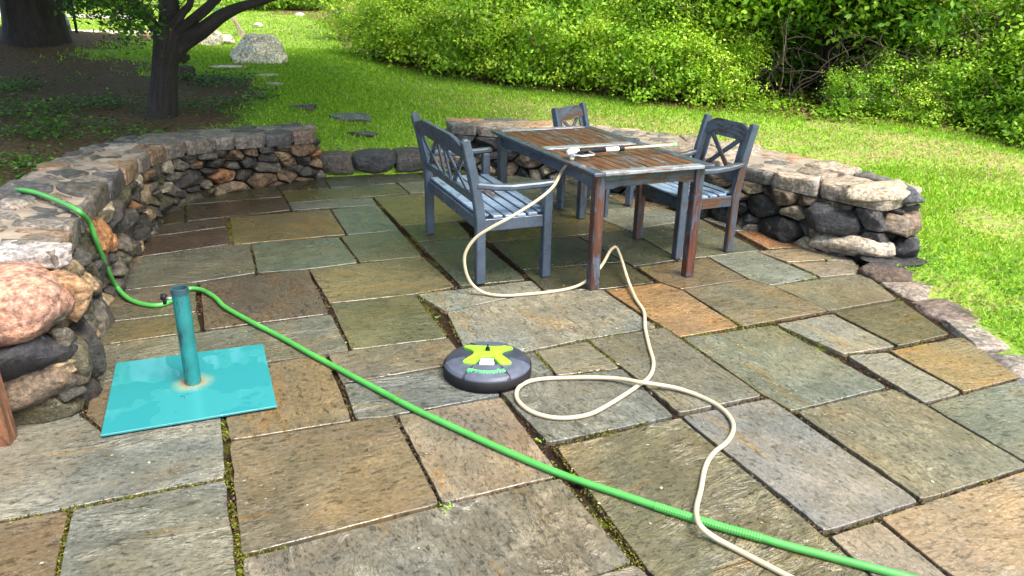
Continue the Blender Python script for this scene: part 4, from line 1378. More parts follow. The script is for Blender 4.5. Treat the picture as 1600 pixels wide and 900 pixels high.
def clumps(n, rx, ry, rz, zc, lump, seed, lo=.45, zmin=.05, skirt=0.0):
    r_ = np.random.default_rng(seed)
    d = norm(r_.normal(0, 1, (n * 3, 3)))
    rad = r_.uniform(lo, 1, (n * 3, 1)) ** .6
    lm = np.array([[1 + lump * mn.noise(Vector(q * 2.1) + Vector((seed, 0, 0))) * 1.8] for q in d])
    p = d * rad * lm * np.array([rx, ry, rz]) + np.array([0, 0, zc])
    k = p[:, 2] > zmin
    return p[k][:n], d[k][:n]

def stem_set(mb, tips, base_r, n, seed, zsplit=.3, rad=.02, bend=.15, r0=.12):
    r_ = random.Random(seed)
    idx = list(range(len(tips))); r_.shuffle(idx)
    for i in idx[:n]:
        t = tips[i]
        b = np.array([r_.uniform(-r0, r0), r_.uniform(-r0, r0), -.05])
        m1 = b + (t - b) * .35 + np.array([r_.gauss(0, bend), r_.gauss(0, bend), .1])
        m2 = b + (t - b) * .7 + np.array([r_.gauss(0, bend), r_.gauss(0, bend), .08])
        tube(mb, catmull([b, m1, m2, t], 4), [rad, rad * .7, rad * .3], 5)

def make_shrub(name, label, cat, r, h, ncl, per, size, tones, seed, stems=10, spread=.13, low=.5, group=None, srad=.018, flat=.55, lump=.5):
    root = empty(name, (0, 0, 0), label=label, cat=cat, group=group)
    C, O = clumps(ncl, r, r, h * .52, h * .46, lump, seed, low)
    V, col = leaves(C, O, per, spread, size, tones, flat=flat)
    V[:, :, 2] = np.maximum(V[:, :, 2], .01)
    quads_obj('foliage', V, col, M_LEAF, root)
    mb = MB(); stem_set(mb, C, .1, stems, seed, rad=srad)
    mb.build('stems', M_BARKL, root, smooth=True)
    return root

def make_tree(name, label, cat, r, zc, rz, ncl, per, size, tones, seed, trunk=.14, group=None, nb=16, spread=.3, lean=(0, 0), lump=.5):
    root = empty(name, (0, 0, 0), label=label, cat=cat, group=group)
    C, O = clumps(ncl, r, r, rz, zc, lump, seed, .5, .9)
    V, col = leaves(C, O, per, spread, size, tones, flat=.35)
    quads_obj('crown', V, col, M_LEAF, root)
    mb = MB()
    top = np.array([lean[0], lean[1], zc + rz * .5])
    tp = catmull([(0, 0, -.1), (lean[0] * .1 + .06, .03, zc * .3), (lean[0] * .4, lean[1] * .4 - .08, zc * .7), top], 8)
    tube(mb, tp, [trunk * 1.25, trunk, trunk * .75, trunk * .25], 12, wob=.12)
    mb.build('trunk', M_BARK, root, smooth=True)
    mb = MB()
    r_ = random.Random(seed)
    for i in r_.sample(range(len(C)), min(nb, len(C))):
        t = C[i]
        k = min(len(tp) - 6, max(4, int(len(tp) * min(.9, (t[2] * .65) / max(top[2], .1)))))
        b = tp[k]
        m = b + (t - b) * .5 + np.array([0, 0, r_.uniform(-.1, .3)])
        tube(mb, catmull([b, m, t], 5), [trunk * .35, trunk * .2, trunk * .06], 6)
    mb.build('limbs', M_BARK, root, smooth=True)
    return root

# arc positions along the wood edge
EW = np.array([[e[0], e[1]] for e in EDGE])
ed_ = np.r_[0, np.cumsum(np.linalg.norm(np.diff(EW, axis=0), axis=1))]
def edge_at(s, off):
    p = np.array([np.interp(s, ed_, EW[:, k]) for k in range(2)])
    q = np.array([np.interp(min(s + .4, ed_[-1]), ed_, EW[:, k]) for k in range(2)]) - np.array([np.interp(max(s - .4, 0), ed_, EW[:, k]) for k in range(2)])
    q /= np.linalg.norm(q) + 1e-9
    n = np.array([-q[1], q[0]])
    return p + n * off
def s_of_px(u):
    us = [e[0] for e in EDGE_PX]
    return float(np.interp(u, us, ed_))
def place(o, x, y, sc=1.0, rz=0.0, dz=0.0, sz=None):
    o.location = (x, y, float(hraw(x, y)) + dz)
    o.rotation_euler = (0, 0, rz)
    o.scale = (sc, sc, sc if sz is None else sz)

rg = random.Random(77)
protoL = [make_shrub('low_shrub', 'x', 'shrub', .80, 1.15, 105, 44, .068, T_LIME, 101, 12), make_shrub('low_shrub', 'x', 'shrub', .85, 1.25, 105, 44, .075, T_MID, 102, 12), make_shrub('low_shrub', 'x', 'shrub', .75, 1.0, 95, 44, .062, T_LIME, 103, 12)]
protoT = [make_shrub('tall_shrub', 'x', 'shrub', 1.35, 2.7, 270, 56, .075, T_MID, 111, 22, .20, .45, srad=.03, flat=.4), make_shrub('tall_shrub', 'x', 'shrub', 1.3, 2.5, 260, 56, .072, T_LIME, 112, 22, .20, .45, srad=.03, flat=.4), make_shrub('tall_shrub', 'x', 'shrub', 1.4, 2.9, 270, 56, .075, T_DEEP, 113, 22, .20, .45, srad=.03, flat=.4)]
protoW = [make_tree('woodland_tree', 'x', 'tree', 2.4, 5.4, 3.6, 330, 62, .105, T_MID, 121, .14), make_tree('woodland_tree', 'x', 'tree', 2.6, 6.0, 4.0, 350, 62, .105, T_DEEP, 122, .17)]
used = set()
def inst(protos, k):
    o = protos[k]
    if id(o) in used: return copy_tree(o)
    used.add(id(o)); return o
ORD = ['first', 'second', 'third', 'fourth', 'fifth', 'sixth', 'seventh', 'eighth', 'ninth', 'tenth', 'eleventh', 'twelfth', 'thirteenth', 'fourteenth', 'fifteenth', 'sixteenth', 'seventeenth', 'eighteenth', 'nineteenth', 'twentieth', 'twenty-first', 'twenty-second', 'twenty-third', 'twenty-fourth', 'twenty-fifth', 'twenty-sixth', 'twenty-seventh', 'twenty-eighth', 'twenty-ninth', 'thirtieth']
# front row
FR = [(528, .5, 1.1, 0), (556, .45, 1.0, 2), (590, .5, 1.0, 0), (632, .5, 1.05, 2), (672, .5, .95, 0), (712, .55, 1.0, 1), (752, .5, .9, 2), (792, .5, .82, 0), (838, .5, .95, 1), (882, .55, .85, 2), (925, .5, .9, 0), (966, .5, .72, 2), (1008, .5, .85, 1), (1048, .5, .80, 0), (1092, .48, .78, 2), (1134, .5, .62, 0),
      (1330, .35, .42, 1), (1395, .5, .55, 1), (1432, .3, .45, 2), (1475, .65, .62, 1), (1545, .55, .72, 1), (1600, .5, .80, 1), (1660, .6, .9, 0)]
for i, (u, off, sc, k) in enumerate(FR):
    o = inst(protoL, k)
    p = edge_at(s_of_px(u), off)
    place(o, p[0], p[1], sc, rg.uniform(0, 6.28), sz=sc * rg.uniform(.95, 1.15))
    tone_ = ['lime green', 'mid green', 'bright yellow green'][k]
    tag(o, f'low {tone_} shrub at the lawn edge, {ORD[i]} from the left of its row', 'shrub', 'low shrubs along the lawn edge')
TR = [(520, 1.9, .9, 1), (560, 1.7, .85, 0), (600, 1.8, .95, 1), (650, 1.7, .9, 0), (700, 1.8, .9, 1), (750, 1.7, .85, 2), (800, 1.7, .8, 1), (850, 1.7, .82, 0), (905, 1.7, .8, 0), (960, 1.65, .78, 1), (1010, 1.6, .75, 2), (1065, 1.6, .75, 1), (1120, 1.9, .8, 0), (1450, 1.6, .75, 0), (1520, 1.8, .8, 1), (1590, 1.5, .85, 0), (1670, 1.6, .9, 0), (1230, 2.9, .8, 2), (1330, 3.2, .85, 2)]
TR.sort()
for i, (u, off, sc, k) in enumerate(TR):
    o = inst(protoT, k)
    p = edge_at(s_of_px(u), off)
    place(o, p[0], p[1], sc, rg.uniform(0, 6.28))
    tone_ = ['mid green', 'lime green', 'deep green'][k]
    tag(o, f'tall {tone_} shrub behind the low ones, {ORD[i]} from the left', 'shrub', 'tall shrubs behind the lawn edge')
WT = [(500, 5.5, 1.0, 0), (600, 4.6, .9, 1), (700, 4.8, 1.0, 0), (800, 4.4, .9, 1), (900, 4.6, .95, 0), (1000, 4.4, .9, 1), (1100, 4.6, .95, 0), (1190, 4.2, .85, 1), (1290, 4.8, .95, 0), (1400, 4.0, .85, 1), (1500, 4.2, .9, 0), (1600, 4.0, .9, 1), (1700, 4.0, .9, 0), (560, 10, 1.2, 1), (720, 10, 1.3, 0), (880, 10, 1.3, 1), (1050, 10, 1.3, 0), (1220, 9, 1.3, 1), (1400, 9, 1.3, 0), (1600, 9, 1.3, 1)]
for i, (u, off, sc, k) in enumerate(WT):
    o = inst(protoW, k)
    p = edge_at(s_of_px(u), off)
    place(o, p[0], p[1], sc, rg.uniform(0, 6.28))
    far = off > 8
    tag(o, f'woodland tree with dark trunk {"deep in the wood" if far else "just behind the tall shrubs"}, {ORD[i - 13 if far else i]} from the left', 'tree', 'trees in the wood')

# overhanging small trees over the dark gap, with bare stems showing
def overhang(u, off, label, seed, tones, r=1.7, zc=1.9, rz=1.15, lean=(-.2, -1.0), sc=1.0):
    t = make_tree('understory_tree', label, 'tree', r, zc, rz, 230, 40, .10, tones, seed, .07, 'small trees over the dark gap', 30, .22, lean)
    p = edge_at(s_of_px(u), off)
    place(t, p[0], p[1], sc, 0)
    return t
overhang(1175, 1.7, 'small spreading tree leaning over the left of the dark gap', 201, T_MID)
overhang(1275, 1.5, 'small tree with layered bright leaves hanging in the middle of the dark gap', 202, T_MID, r=1.5, zc=2.0, rz=1.2)
overhang(1385, 1.7, 'small tree with thin stems at the right of the dark gap', 203, T_DEEP, r=1.5, zc=2.0, rz=1.3)
# bare tangled vines
def vine(u, off, label, seed, h=2.4, n=9):
    r_ = random.Random(seed)
    p = edge_at(s_of_px(u), off)
    z = float(hraw(*p))
    mb = MB()
    for _ in range(n * 2):
        a = np.array([r_.gauss(0, .28), r_.gauss(0, .12), -.05])
        P = [a]
        d = np.array([r_.gauss(0, .35), r_.gauss(0, .3), 1.0])
        for k in range(7):
            d = d * .8 + np.array([r_.gauss(0, .5), r_.gauss(0, .4), r_.gauss(.12, .22)])
            P.append(P[-1] + norm(d) * h / 7)
            if k > 1 and r_.random() < .7:
                q = P[-1] + np.array([r_.gauss(0, .22), r_.gauss(0, .15), r_.uniform(-.05, .3)])
                tube(mb, [P[-1], (P[-1] + q) / 2 + np.array([0, 0, .03]), q], [.006, .002], 4)
        tube(mb, catmull(P, 3), [.010, .007, .003], 5)
    o = mb.build('vine_tangle', M_BARKL, smooth=True)
    o.location = (p[0], p[1], z)
    tag(o, label, 'vine', 'bare vine tangles at the wood edge')
vine(1195, .9, 'bare brown twigs arching at the left of the dark gap', 1, 1.5, 4)
vine(1270, .8, 'thin pale upright stems in the middle of the dark gap', 2, 1.5, 3)
vine(1345, .7, 'short bare twigs at the right of the dark gap', 3, 1.0, 4)
vine(1465, 1.3, 'tall tangle of bare brown vines among the right shrubs', 4, 2.4, 9)
vine(1540, 1.2, 'bare curling vine stems near the right edge', 5, 2.1, 6)
vine(1120, 1.2, 'fine bare twigs between the lime shrubs and the dark gap', 6, 1.8, 8)

# ------------------------------------------------------------------ big trees on the left
TB = gt(255, 182)
Yt = TB[1]
t1 = empty('shade_tree', (TB[0], TB[1], TB[2]), label='dark forked tree standing on the lawn just behind the left wall', cat='tree')
def lt(u, v, dy=0.0): return gy(u, v, Yt + dy) - TB
mb = MB()
tube(mb, catmull([lt(255, 192), lt(254, 176), lt(256, 140), lt(258, 100), lt(262, 68), lt(266, 30, .1), lt(262, -30, .2), lt(255, -260, .5)], 8), [.19, .145, .13, .125, .14, .11, .09, .07], 18, wob=.10)
mb.build('trunk', M_BARK, t1, smooth=True)
for P, rr_ in (([(262, 90), (285, 68), (315, 48), (345, 26), (378, 10), (415, 0), (460, -22), (560, -120)], [.10, .085, .078, .062, .048, .036, .03, .02]),
               ([(262, 80), (280, 50), (305, 28), (330, 6), (350, -30), (390, -220)], [.08, .06, .05, .045, .04, .03]),
               ([(258, 80), (243, 45), (225, 22), (208, -2), (180, -60), (140, -240)], [.08, .06, .05, .04, .035, .02]),
               ([(262, 50), (285, 20), (300, -10), (310, -160)], [.06, .04, .03, .02])):
    mb = MB(); tube(mb, catmull([lt(u, v, .02 * i) for i, (u, v) in enumerate(P)], 6), rr_, 12, wob=.08)
    mb.build('limb', M_BARK, t1, smooth=True)
CT = np.array([-2.6, 7.9, 4.8]) - TB  # crown is out of frame, centred for the shade it casts
C, O = clumps(620, 5.2, 4.6, 1.7, 0, .25, 301, .15, -9)
V, col = leaves(C + CT, O, 60, .34, .19, T_DEEP, up=1.4)
quads_obj('crown', V, col, M_LEAF, t1)
# low leafy twigs hanging into view
tw = []
for k in range(46):
    u = rg.choice([rg.uniform(108, 150), rg.uniform(150, 235), rg.uniform(185, 210)]); v = rg.uniform(-25, 30) if u < 175 else rg.uniform(-15, 62) * (1 if 180 < u < 215 else .6)
    tw.append(lt(u, v, rg.uniform(-1.2, -.3)))
tw = np.array(tw)
V, col = leaves(tw, norm(NR.normal(0, 1, tw.shape)), 34, .10, .05, [(.03, .09, .012), (.05, .14, .015), (.10, .24, .02)], up=.8)
quads_obj('hanging_leaves', V, col, M_LEAF, t1)
mb = MB()
for k in range(0, 46, 2):
    tube(mb, catmull([tw[k] + np.array([rg.uniform(-.35, .45), .1, .22]), tw[k] + np.array([.1, 0, .12]), tw[k]], 4), [.007, .003], 5)
mb.build('twigs', M_BARK, t1, smooth=True)

Bp = gt(58, 62)
t2 = empty('big_tree', (Bp[0], Bp[1], Bp[2] - .05), label='massive dark trunk rising from the brown mound at the top left', cat='tree')
mb = MB()
k_ = Bp[1] / 1182.0
tube(mb, catmull([(0, 0, -.3), (0, 0, .0), (0, 0, .35), (.03, 0, 1.2), (.05, .1, 4), (0, .2, 9)], 8), [.58, .46, .40, .38, .33, .25], 26, wob=.22)
mb.build('trunk', M_BARK, t2, smooth=True)
C, O = clumps(420, 6.0, 5.4, 2.2, 0, .3, 302, .15, -9)
V, col = leaves(C + np.array([.6, -3.6, 5.4]), O, 60, .45, .26, T_DEEP, up=1.4)  # crown out of frame, lowered and spread to shade the left side
quads_obj('crown', V, col, M_LEAF, t2)
mb = MB()
for k in range(14):
    a = rg.uniform(0, 6.28)
    tube(mb, catmull([(0, 0, 3.5 + k * .25), (1.5 * math.cos(a), 1.5 * math.sin(a), 5.2 + k * .1), (4 * math.cos(a), 3.6 * math.sin(a), 6.4)], 5), [.14, .07, .02], 7)
mb.build('limbs', M_BARK, t2, smooth=True)

# ------------------------------------------------------------------ rocks and bits on the lawn
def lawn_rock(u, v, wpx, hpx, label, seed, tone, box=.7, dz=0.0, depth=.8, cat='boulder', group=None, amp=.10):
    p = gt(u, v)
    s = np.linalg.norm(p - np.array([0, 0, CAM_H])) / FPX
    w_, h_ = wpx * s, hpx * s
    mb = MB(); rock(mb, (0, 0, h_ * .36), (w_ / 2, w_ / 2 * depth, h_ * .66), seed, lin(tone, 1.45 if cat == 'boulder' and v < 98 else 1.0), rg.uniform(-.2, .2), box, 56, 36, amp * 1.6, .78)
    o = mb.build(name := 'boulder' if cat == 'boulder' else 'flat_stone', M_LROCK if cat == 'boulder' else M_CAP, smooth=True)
    o.location = (p[0], p[1], p[2])
    tag(o, label, cat, group)
M_LROCK = m_rock('pale lichened boulder', .7, 1.0, .8)
lawn_rock(405, 97, 74, 38, 'pale lichened boulder on the sunny lawn, the larger rounded one', 401, (196, 192, 176), .75)
lawn_rock(374, 92, 26, 16, 'small pale stone touching the left of the larger boulder', 402, (196, 192, 180), .75)
lawn_rock(318, 72, 50, 26, 'grey mossy boulder half behind the forked tree limb', 403, (160, 158, 146), .75)
lawn_rock(347, 69, 34, 13, 'flat grey rock slab lying against the mossy boulder', 404, (170, 164, 156), .6)
lawn_rock(404, 43, 14, 6, 'little whitish rock higher up the slope', 405, (190, 190, 180), .7)
lawn_rock(469, 25, 12, 4, 'tiny pale rock at the crest of the lawn', 406, (196, 196, 186), .7)
lawn_rock(224, 62, 18, 9, 'small tan rock left of the forked tree', 407, (170, 150, 120), .7)
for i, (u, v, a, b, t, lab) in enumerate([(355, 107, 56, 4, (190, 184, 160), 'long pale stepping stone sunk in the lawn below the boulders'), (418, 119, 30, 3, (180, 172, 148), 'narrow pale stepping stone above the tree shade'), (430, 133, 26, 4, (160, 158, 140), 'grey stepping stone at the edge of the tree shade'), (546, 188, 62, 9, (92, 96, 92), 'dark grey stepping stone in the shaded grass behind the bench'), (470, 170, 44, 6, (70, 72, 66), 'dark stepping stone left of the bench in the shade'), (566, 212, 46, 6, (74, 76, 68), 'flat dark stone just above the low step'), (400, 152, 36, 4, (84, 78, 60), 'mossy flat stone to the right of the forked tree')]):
    lawn_rock(u, v, a, b, lab, 410 + i, t, .35, cat='stepping stone', depth=.55, group='flat stones in the lawn', amp=.05)
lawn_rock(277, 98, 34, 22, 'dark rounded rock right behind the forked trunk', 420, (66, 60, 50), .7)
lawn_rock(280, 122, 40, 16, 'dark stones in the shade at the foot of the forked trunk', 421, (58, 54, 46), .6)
# broken limb
p = gt(374, 56)
mb = MB(); s_ = p[1] / FPX
tube(mb, catmull([(4 * s_, 0, -.05), (2 * s_, 0, 8 * s_), (-4 * s_, 0, 20 * s_), (-8 * s_, 0, 30 * s_), (-16 * s_, 0, 40 * s_)], 5), [.085, .06, .05, .04, .012], 8, wob=.3)
tube(mb, catmull([(-8 * s_, 0, 28 * s_), (-7 * s_, .1, 36 * s_), (-4 * s_, .1, 44 * s_)], 4), [.035, .012], 6)
o = mb.build('broken_branch', m_bark('pale dead wood', (.42, .32, .24)), smooth=True); o.location = tuple(p)
tag(o, 'pale dead stump of branch sticking up from the lawn behind the boulders', 'dead branch')
# curved twig
p = gt(657, 138); mb = MB(); tube(mb, catmull([(0, 0, .01), (.03, 0, .09), (-.01, 0, .17), (-.07, .02, .21)], 5), [.008, .004], 6)
o = mb.build('twig', M_BARKL, smooth=True); o.location = tuple(p); tag(o, 'single curved pale twig standing in the middle of the lawn', 'twig')

# far left: retaining stones, drive, shrubs
fw = empty('stone_wall', (0, 0, 0), label='distant low sunlit wall of pale stones beyond the mound at the left', cat='stone wall')
A_, B_ = gy(95, 60, 18.5), gy(262, 63, 19.5)
mb = MB(); mb2 = MB()
N_ = 13
for i in range(N_):
    t = (i + .5) / N_
    c = A_ * (1 - t) + B_ * t
    l = np.linalg.norm(B_ - A_) / N_ / 2
    zg = float(hraw(c[0], c[1]))
    zt_ = c[2] + .14
    rock(mb, (c[0], c[1], (zg + zt_) / 2 - .05), (l * rg.uniform(.95, 1.1), .28, max(.12, (zt_ - zg) / 2)), 500 + i, lin(rg.choice([(210, 200, 192), (190, 170, 150), (200, 196, 190)]), .95), 0, .4, 24, 14, .06)
    rock(mb2, (c[0], c[1], zt_ + .0), (l * rg.uniform(.95, 1.1), .32, .06), 520 + i, lin(rg.choice([(216, 206, 198), (196, 176, 156)]), .95), 0, .4, 24, 12, .05)
mb.build('face_stones', M_LROCK, fw, smooth=True); mb2.build('capstones', M_LROCK, fw, smooth=True)
mb = MB()
rw_ = [(-34, 23.6), (-22, 24.0), (-15, 24.3), (-11.6, 24.6)]
V = []
for (x, y) in catmull([(a, b) for a, b in rw_], 8):
    for dy in (-.7, .9):
        V.append((x, y + dy, float(hraw(x, y + dy)) + .03))
mb.add(V, [(2 * i, 2 * i + 2, 2 * i + 3, 2 * i + 1) for i in range(len(V) // 2 - 1)])
o = mb.build('path', m_plain('pale gravel', (.34, .30, .28), .8, sc=30)); tag(o, kind='structure')
# covered garden equipment behind the big trunk
q = gy(105, 57, Bp[1] + 1.2)
ge = empty('covered_grill', (q[0], q[1], float(hraw(q[0], q[1]))), label='grey covered object with black frame, half hidden behind the massive trunk', cat='garden equipment')
s_ = q[1] / FPX
hq = q[2] - float(hraw(q[0], q[1]))
mb = MB(); tube(mb, [(0, 0, 0), (.0, 0, hq + .05), (0, 0, hq + 22 * s_), (0, 0, hq + 31 * s_), (0, 0, hq + 33 * s_)], [7 * s_, 7.5 * s_, 6 * s_, 3.5 * s_, 1 * s_], 16); mb.build('grey_cover', m_plain('lavender grey cover', (.26, .25, .33), .6), ge, smooth=True)
for dx in (-8, 8):
    mb = MB(); plank(mb, [(dx * s_, .15, 0), (dx * s_, .15, hq + 62 * s_)], 3 * s_, .04, (1, 0, 0)); mb.build('frame_post', M_BLACK if dx > 0 else M_WHITE, ge)
mb = MB(); plank(mb, [(-8 * s_, .16, hq + 44 * s_), (8 * s_, .16, hq + 44 * s_)], 18 * s_, .03, (0, 0, 1)); mb.build('top_panel', M_BLACK, ge)

for i, (u, Yf, r, h, k, lab) in enumerate([(392, 30, 1.3, 1.35, 0, 'broad hedge shrub at the crest, left of three'), (440, 31, 1.3, 1.35, 1, 'broad hedge shrub at the crest, middle of three'), (492, 31, 1.4, 1.4, 0, 'broad hedge shrub at the crest, right of three with bare stems')]):
    o = make_shrub('hedge_shrub', lab, 'shrub', r, h, 120, 34, .12, [T_MID, T_DEEP][k], 600 + i, 26, .18, .6, 'hedge at the crest of the lawn', .03)
    x = gy(u, 20, Yf)[0]; place(o, x, Yf, 1.0)
for i, (x, y, sc, k) in enumerate([(-24, 32, 1.3, 1), (-21, 31, 1.2, 0), (-18.5, 30, 1.1, 1), (-16, 31, 1.2, 0), (-13.5, 31.5, 1.2, 1), (-28, 30, 1.3, 0), (-15.2, 16.5, .9, 2), (-17.4, 17.5, 1.0, 2)]):
    o = copy_tree(protoT[k]); place(o, x, y, sc, rg.uniform(0, 6))
    tag(o, f'{"dark" if k == 2 else "far green"} bush beyond the mound at the left, {ORD[i]} of the clump', 'bush', 'bushes beyond the mound')
for i in range(14):
    x = -46 + i * 4.4 + rg.uniform(-1, 1); y = 40 + rg.uniform(-3, 8)
    o = copy_tree(protoW[i % 2]); place(o, x, y, rg.uniform(1.4, 1.9), rg.uniform(0, 6))
    tag(o, f'distant tree along the far side of the garden, {ORD[i]} from the left', 'tree', 'distant trees')
p = gt(343, 36)
mb = MB()
for k in range(9):
    a = k * .7; r_ = .18
    plank(mb, [(0, 0, 0), (r_ * .5 * math.cos(a), r_ * .5 * math.sin(a), .22), (r_ * math.cos(a), r_ * math.sin(a), .42)], [.10, .08, .02], .01, (-math.sin(a), math.cos(a), 0), .002)
o = mb.build('broad_leaf_plant', m_plain('teal leaf', (.03, .24, .15), .5)); o.location = tuple(p)
tag(o, 'small teal green broad leaved plant behind the tree limb on the slope', 'plant')

# ------------------------------------------------------------------ grass, ground cover, litter
def sample_mask(M, x, y):
    i = np.clip(np.searchsorted(xs, x) - 1, 0, len(xs) - 2); j = np.clip(np.searchsorted(ys, y) - 1, 0, len(ys) - 2)
    return M[j, i]
OUTER_L = [(-2.0, 7.7)] + [(p[0], p[1]) for p in L_OT[::-1]]
WALLS = [LEFT_IN + [(p[0] - .03, p[1]) for p in L_OT[::-1]], RIGHT_IN + R_OT[::-1]]
def free(x, y):
    m = ~inpoly(x, y, PATIO)
    for w_ in WALLS: m &= ~inpoly(x, y, w_)
    m &= ~((x > 2.4) & (x < 2.64) & (y < 4.75))
    return m
def scatter(n, x0, x1, y0, y1):
    return NR.uniform(x0, x1, n), NR.uniform(y0, y1, n)
xsn, ysn = [], []
for (n, x0, x1, y0, y1) in ((70000, 2.4, 7, 2.0, 7.5), (90000, -3.5, 9, 6, 11.5), (90000, -10, 10, 9, 16), (60000, -16, 4, 14, 32)):
    a, b = scatter(n, x0, x1, y0, y1); xsn.append(a); ysn.append(b)
gx_, gy_ = np.concatenate(xsn), np.concatenate(ysn)
sm = sample_mask(soilm, gx_, gy_)
dens = np.array([mn.noise(Vector((a * 1.1, b * 1.1, 5))) for a, b in zip(gx_, gy_)])
dr = sample_mask(dry, gx_, gy_)
keep = free(gx_, gy_) & (NR.random(len(gx_)) > np.clip(sm * 1.7 - .2, 0, .995)) & (NR.random(len(gx_)) < np.clip(1.0 + dens * .8 - dr * .5, .15, 1))
gx_, gy_, dr, sm = gx_[keep], gy_[keep], dr[keep], sm[keep]
n = len(gx_)
gz_ = hgt(gx_, gy_)
dist = np.hypot(gx_, gy_)
hgt_ = NR.uniform(.02, .05, n) * (1 - .35 * dr) * (1 + .25 * np.clip((dist - 8) / 10, 0, 1))
wd_ = .004 + .0009 * dist
az = NR.uniform(0, 6.28, n)
ln = NR.normal(0, .45, (n, 2)) * hgt_[:, None]
b0 = np.stack([gx_, gy_, gz_ - .004], 1)
sd2 = np.stack([np.cos(az), np.sin(az), 0 * az], 1) * wd_[:, None]
tip = b0 + np.stack([ln[:, 0], ln[:, 1], hgt_], 1)
V = np.stack([b0 - sd2, b0 + sd2, tip], 1)
cA, cB, cD = np.array([.17, .36, .025]), np.array([.32, .49, .05]), np.array([.48, .44, .20])
t = NR.random((n, 1))
col = cA * (1 - t) + cB * t
dm = (NR.random(n) < dr * .55)[:, None]
col = np.where(dm, cD * NR.uniform(.6, 1.1, (n, 1)), col) * NR.uniform(.75, 1.2, (n, 1))
o = quads_obj('lawn_grass', V, col, M_GRASS, nv=3); tag(o, kind='stuff')
# ground cover behind the left wall and round the tree, leaf tones darkened to deepen its shade
cx, cy = scatter(1500, -8.5, -2.9, 3.0, 10.5)
dn = np.array([mn.noise(Vector((a * .9, b * .9, 15))) for a, b in zip(cx, cy)])
k = free(cx, cy) & (dn > -.02 + .2 * (cy > 8.5))
cx, cy = cx[k], cy[k]
C = np.stack([cx, cy, hgt(cx, cy) + .06], 1)
V, col = leaves(C, np.zeros_like(C), 20, .10, .040, [(.05, .15, .018), (.08, .21, .022), (.035, .10, .014), (.11, .27, .025)], up=1.6, rnd=.5, flat=.35, asp=.7)
o = quads_obj('ground_cover', V, col, M_LEAF); tag(o, kind='stuff')
# broad clover and weeds along the right lawn edge
cx, cy = scatter(700, 2.62, 4.2, 2.2, 5.2)
k = free(cx, cy) & (NR.random(len(cx)) < np.clip(1.3 - (cx - 2.62) / 1.4, .08, 1))
cx, cy = cx[k], cy[k]
C = np.stack([cx, cy, hgt(cx, cy) + .02], 1)
V, col = leaves(C, np.zeros_like(C), 9, .04, .022, T_DEEP, up=1.6, rnd=.4, flat=.3, asp=.8)
o = quads_obj('lawn_weeds', V, col, M_LEAF); tag(o, kind='stuff')
# seedlings and leaf litter at the wood edge
ss = NR.uniform(s_of_px(1140), s_of_px(1640), 260); of = np.abs(NR.normal(0, 1, 260)) * .9 - .15
pts = np.array([edge_at(a, b) for a, b in zip(ss, of)])
C = np.column_stack([pts, hraw(pts[:, 0], pts[:, 1]) + .07])
V, col = leaves(C, np.zeros_like(C), 14, .10, .06, T_MID, up=1.4, rnd=.6, flat=.45)
o = quads_obj('woodland_seedlings', V, col, M_LEAF); tag(o, kind='stuff')
ss = NR.uniform(s_of_px(1000), s_of_px(1640), 7000); of = NR.uniform(-.25, 4.5, 7000)
pts = np.array([edge_at(a, b) for a, b in zip(ss, of)])
C = np.column_stack([pts, hraw(pts[:, 0], pts[:, 1]) + .012])
V, col = leaves(C, np.zeros_like(C), 1, .001, .085, [(.20, .10, .05), (.12, .055, .03), (.30, .19, .11), (.16, .07, .035)], up=2.2, rnd=.5)
o = quads_obj('fallen_leaves', V, col, M_LEAFD); tag(o, kind='stuff')
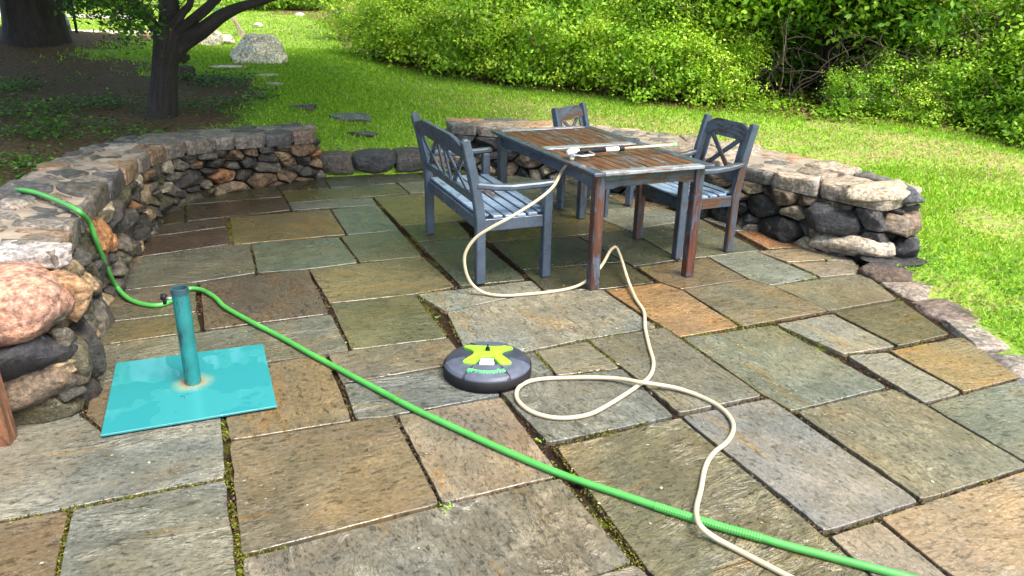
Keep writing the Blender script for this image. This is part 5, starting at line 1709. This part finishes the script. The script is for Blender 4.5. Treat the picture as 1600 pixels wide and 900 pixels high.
# moss tufts in the joints
MC, ML = [], []
for P in slab_w[:n_dig]:
    for i in range(len(P)):
        a, b = np.array(P[i]), np.array(P[(i + 1) % len(P)])
        l = np.linalg.norm(b - a)
        m = a
        for q in range(int(l / .007)):
            p = a + (b - a) * ((q + NR.random()) * .007 / l)
            if mn.noise(Vector((p[0] * 1.25, p[1] * 1.25, 9))) + .5 * mn.noise(Vector((p[0] * 7, p[1] * 7, 3))) > .34:
                MC.append((p[0] + NR.normal(0, .003), p[1] + NR.normal(0, .003), -.004))
JB = []
for P in slab_w[:n_dig]:
    for i in range(len(P)):
        a, b = np.array(P[i]), np.array(P[(i + 1) % len(P)])
        l = np.linalg.norm(b - a)
        for q in range(int(l / .006)):
            p = a + (b - a) * ((q + NR.random()) * .006 / l)
            if mn.noise(Vector((p[0] * 2.2, p[1] * 2.2, 29))) > -.12 and NR.random() < .6:
                JB.append((p[0] + NR.normal(0, .004), p[1] + NR.normal(0, .004), -.010))
JB = np.array(JB)
V, col = leaves(JB, np.zeros_like(JB), 2, .004, .012, [(.035, .02, .012), (.07, .038, .02), (.12, .065, .03), (.02, .014, .01), (.09, .08, .03)], up=1.2, rnd=.9, flat=.5, asp=.5)
o = quads_obj('joint_debris', V, col, M_LEAFD); tag(o, kind='stuff')
MC = np.array(MC)
V, col = leaves(MC, np.zeros_like(MC), 4, .0042, .0075, [(.12, .15, .01), (.20, .22, .015), (.08, .09, .008), (.06, .035, .015), (.15, .11, .02)], up=1.2, rnd=.8, flat=.7, asp=.9)
o = quads_obj('joint_moss', V, col, M_LEAF); tag(o, kind='stuff')
# small weeds at the wall foot and in wide joints
wk = [gp(*q) for q in ((482, 296), (165, 500), (160, 515), (845, 690), (693, 792), (700, 796), (352, 664), (523, 577), (660, 470), (682, 497), (1010, 420), (155, 560), (655, 465), (1298, 405))]
C = np.array([w_ + np.array([0, 0, .008]) for w_ in wk])
V, col = leaves(C, np.zeros_like(C), 9, .011, .014, T_MID, up=1.0, rnd=.8, asp=.4)
o = quads_obj('joint_weeds', V, col, M_LEAF); tag(o, kind='stuff')
# fallen petals and flakes on the stone
px_, py_ = scatter(300, -2.4, 2.45, 1.6, 7.2)
k = inpoly(px_, py_, PATIO)
C = np.stack([px_[k], py_[k], np.full(k.sum(), .0035)], 1)
V, col = leaves(C, np.zeros_like(C), 1, .0001, .013, [(.34, .36, .20), (.28, .30, .14), (.34, .32, .24), (.22, .14, .07)], up=5, rnd=.3, asp=.7)
o = quads_obj('fallen_petals', V, col, M_LEAFD); tag(o, kind='stuff')
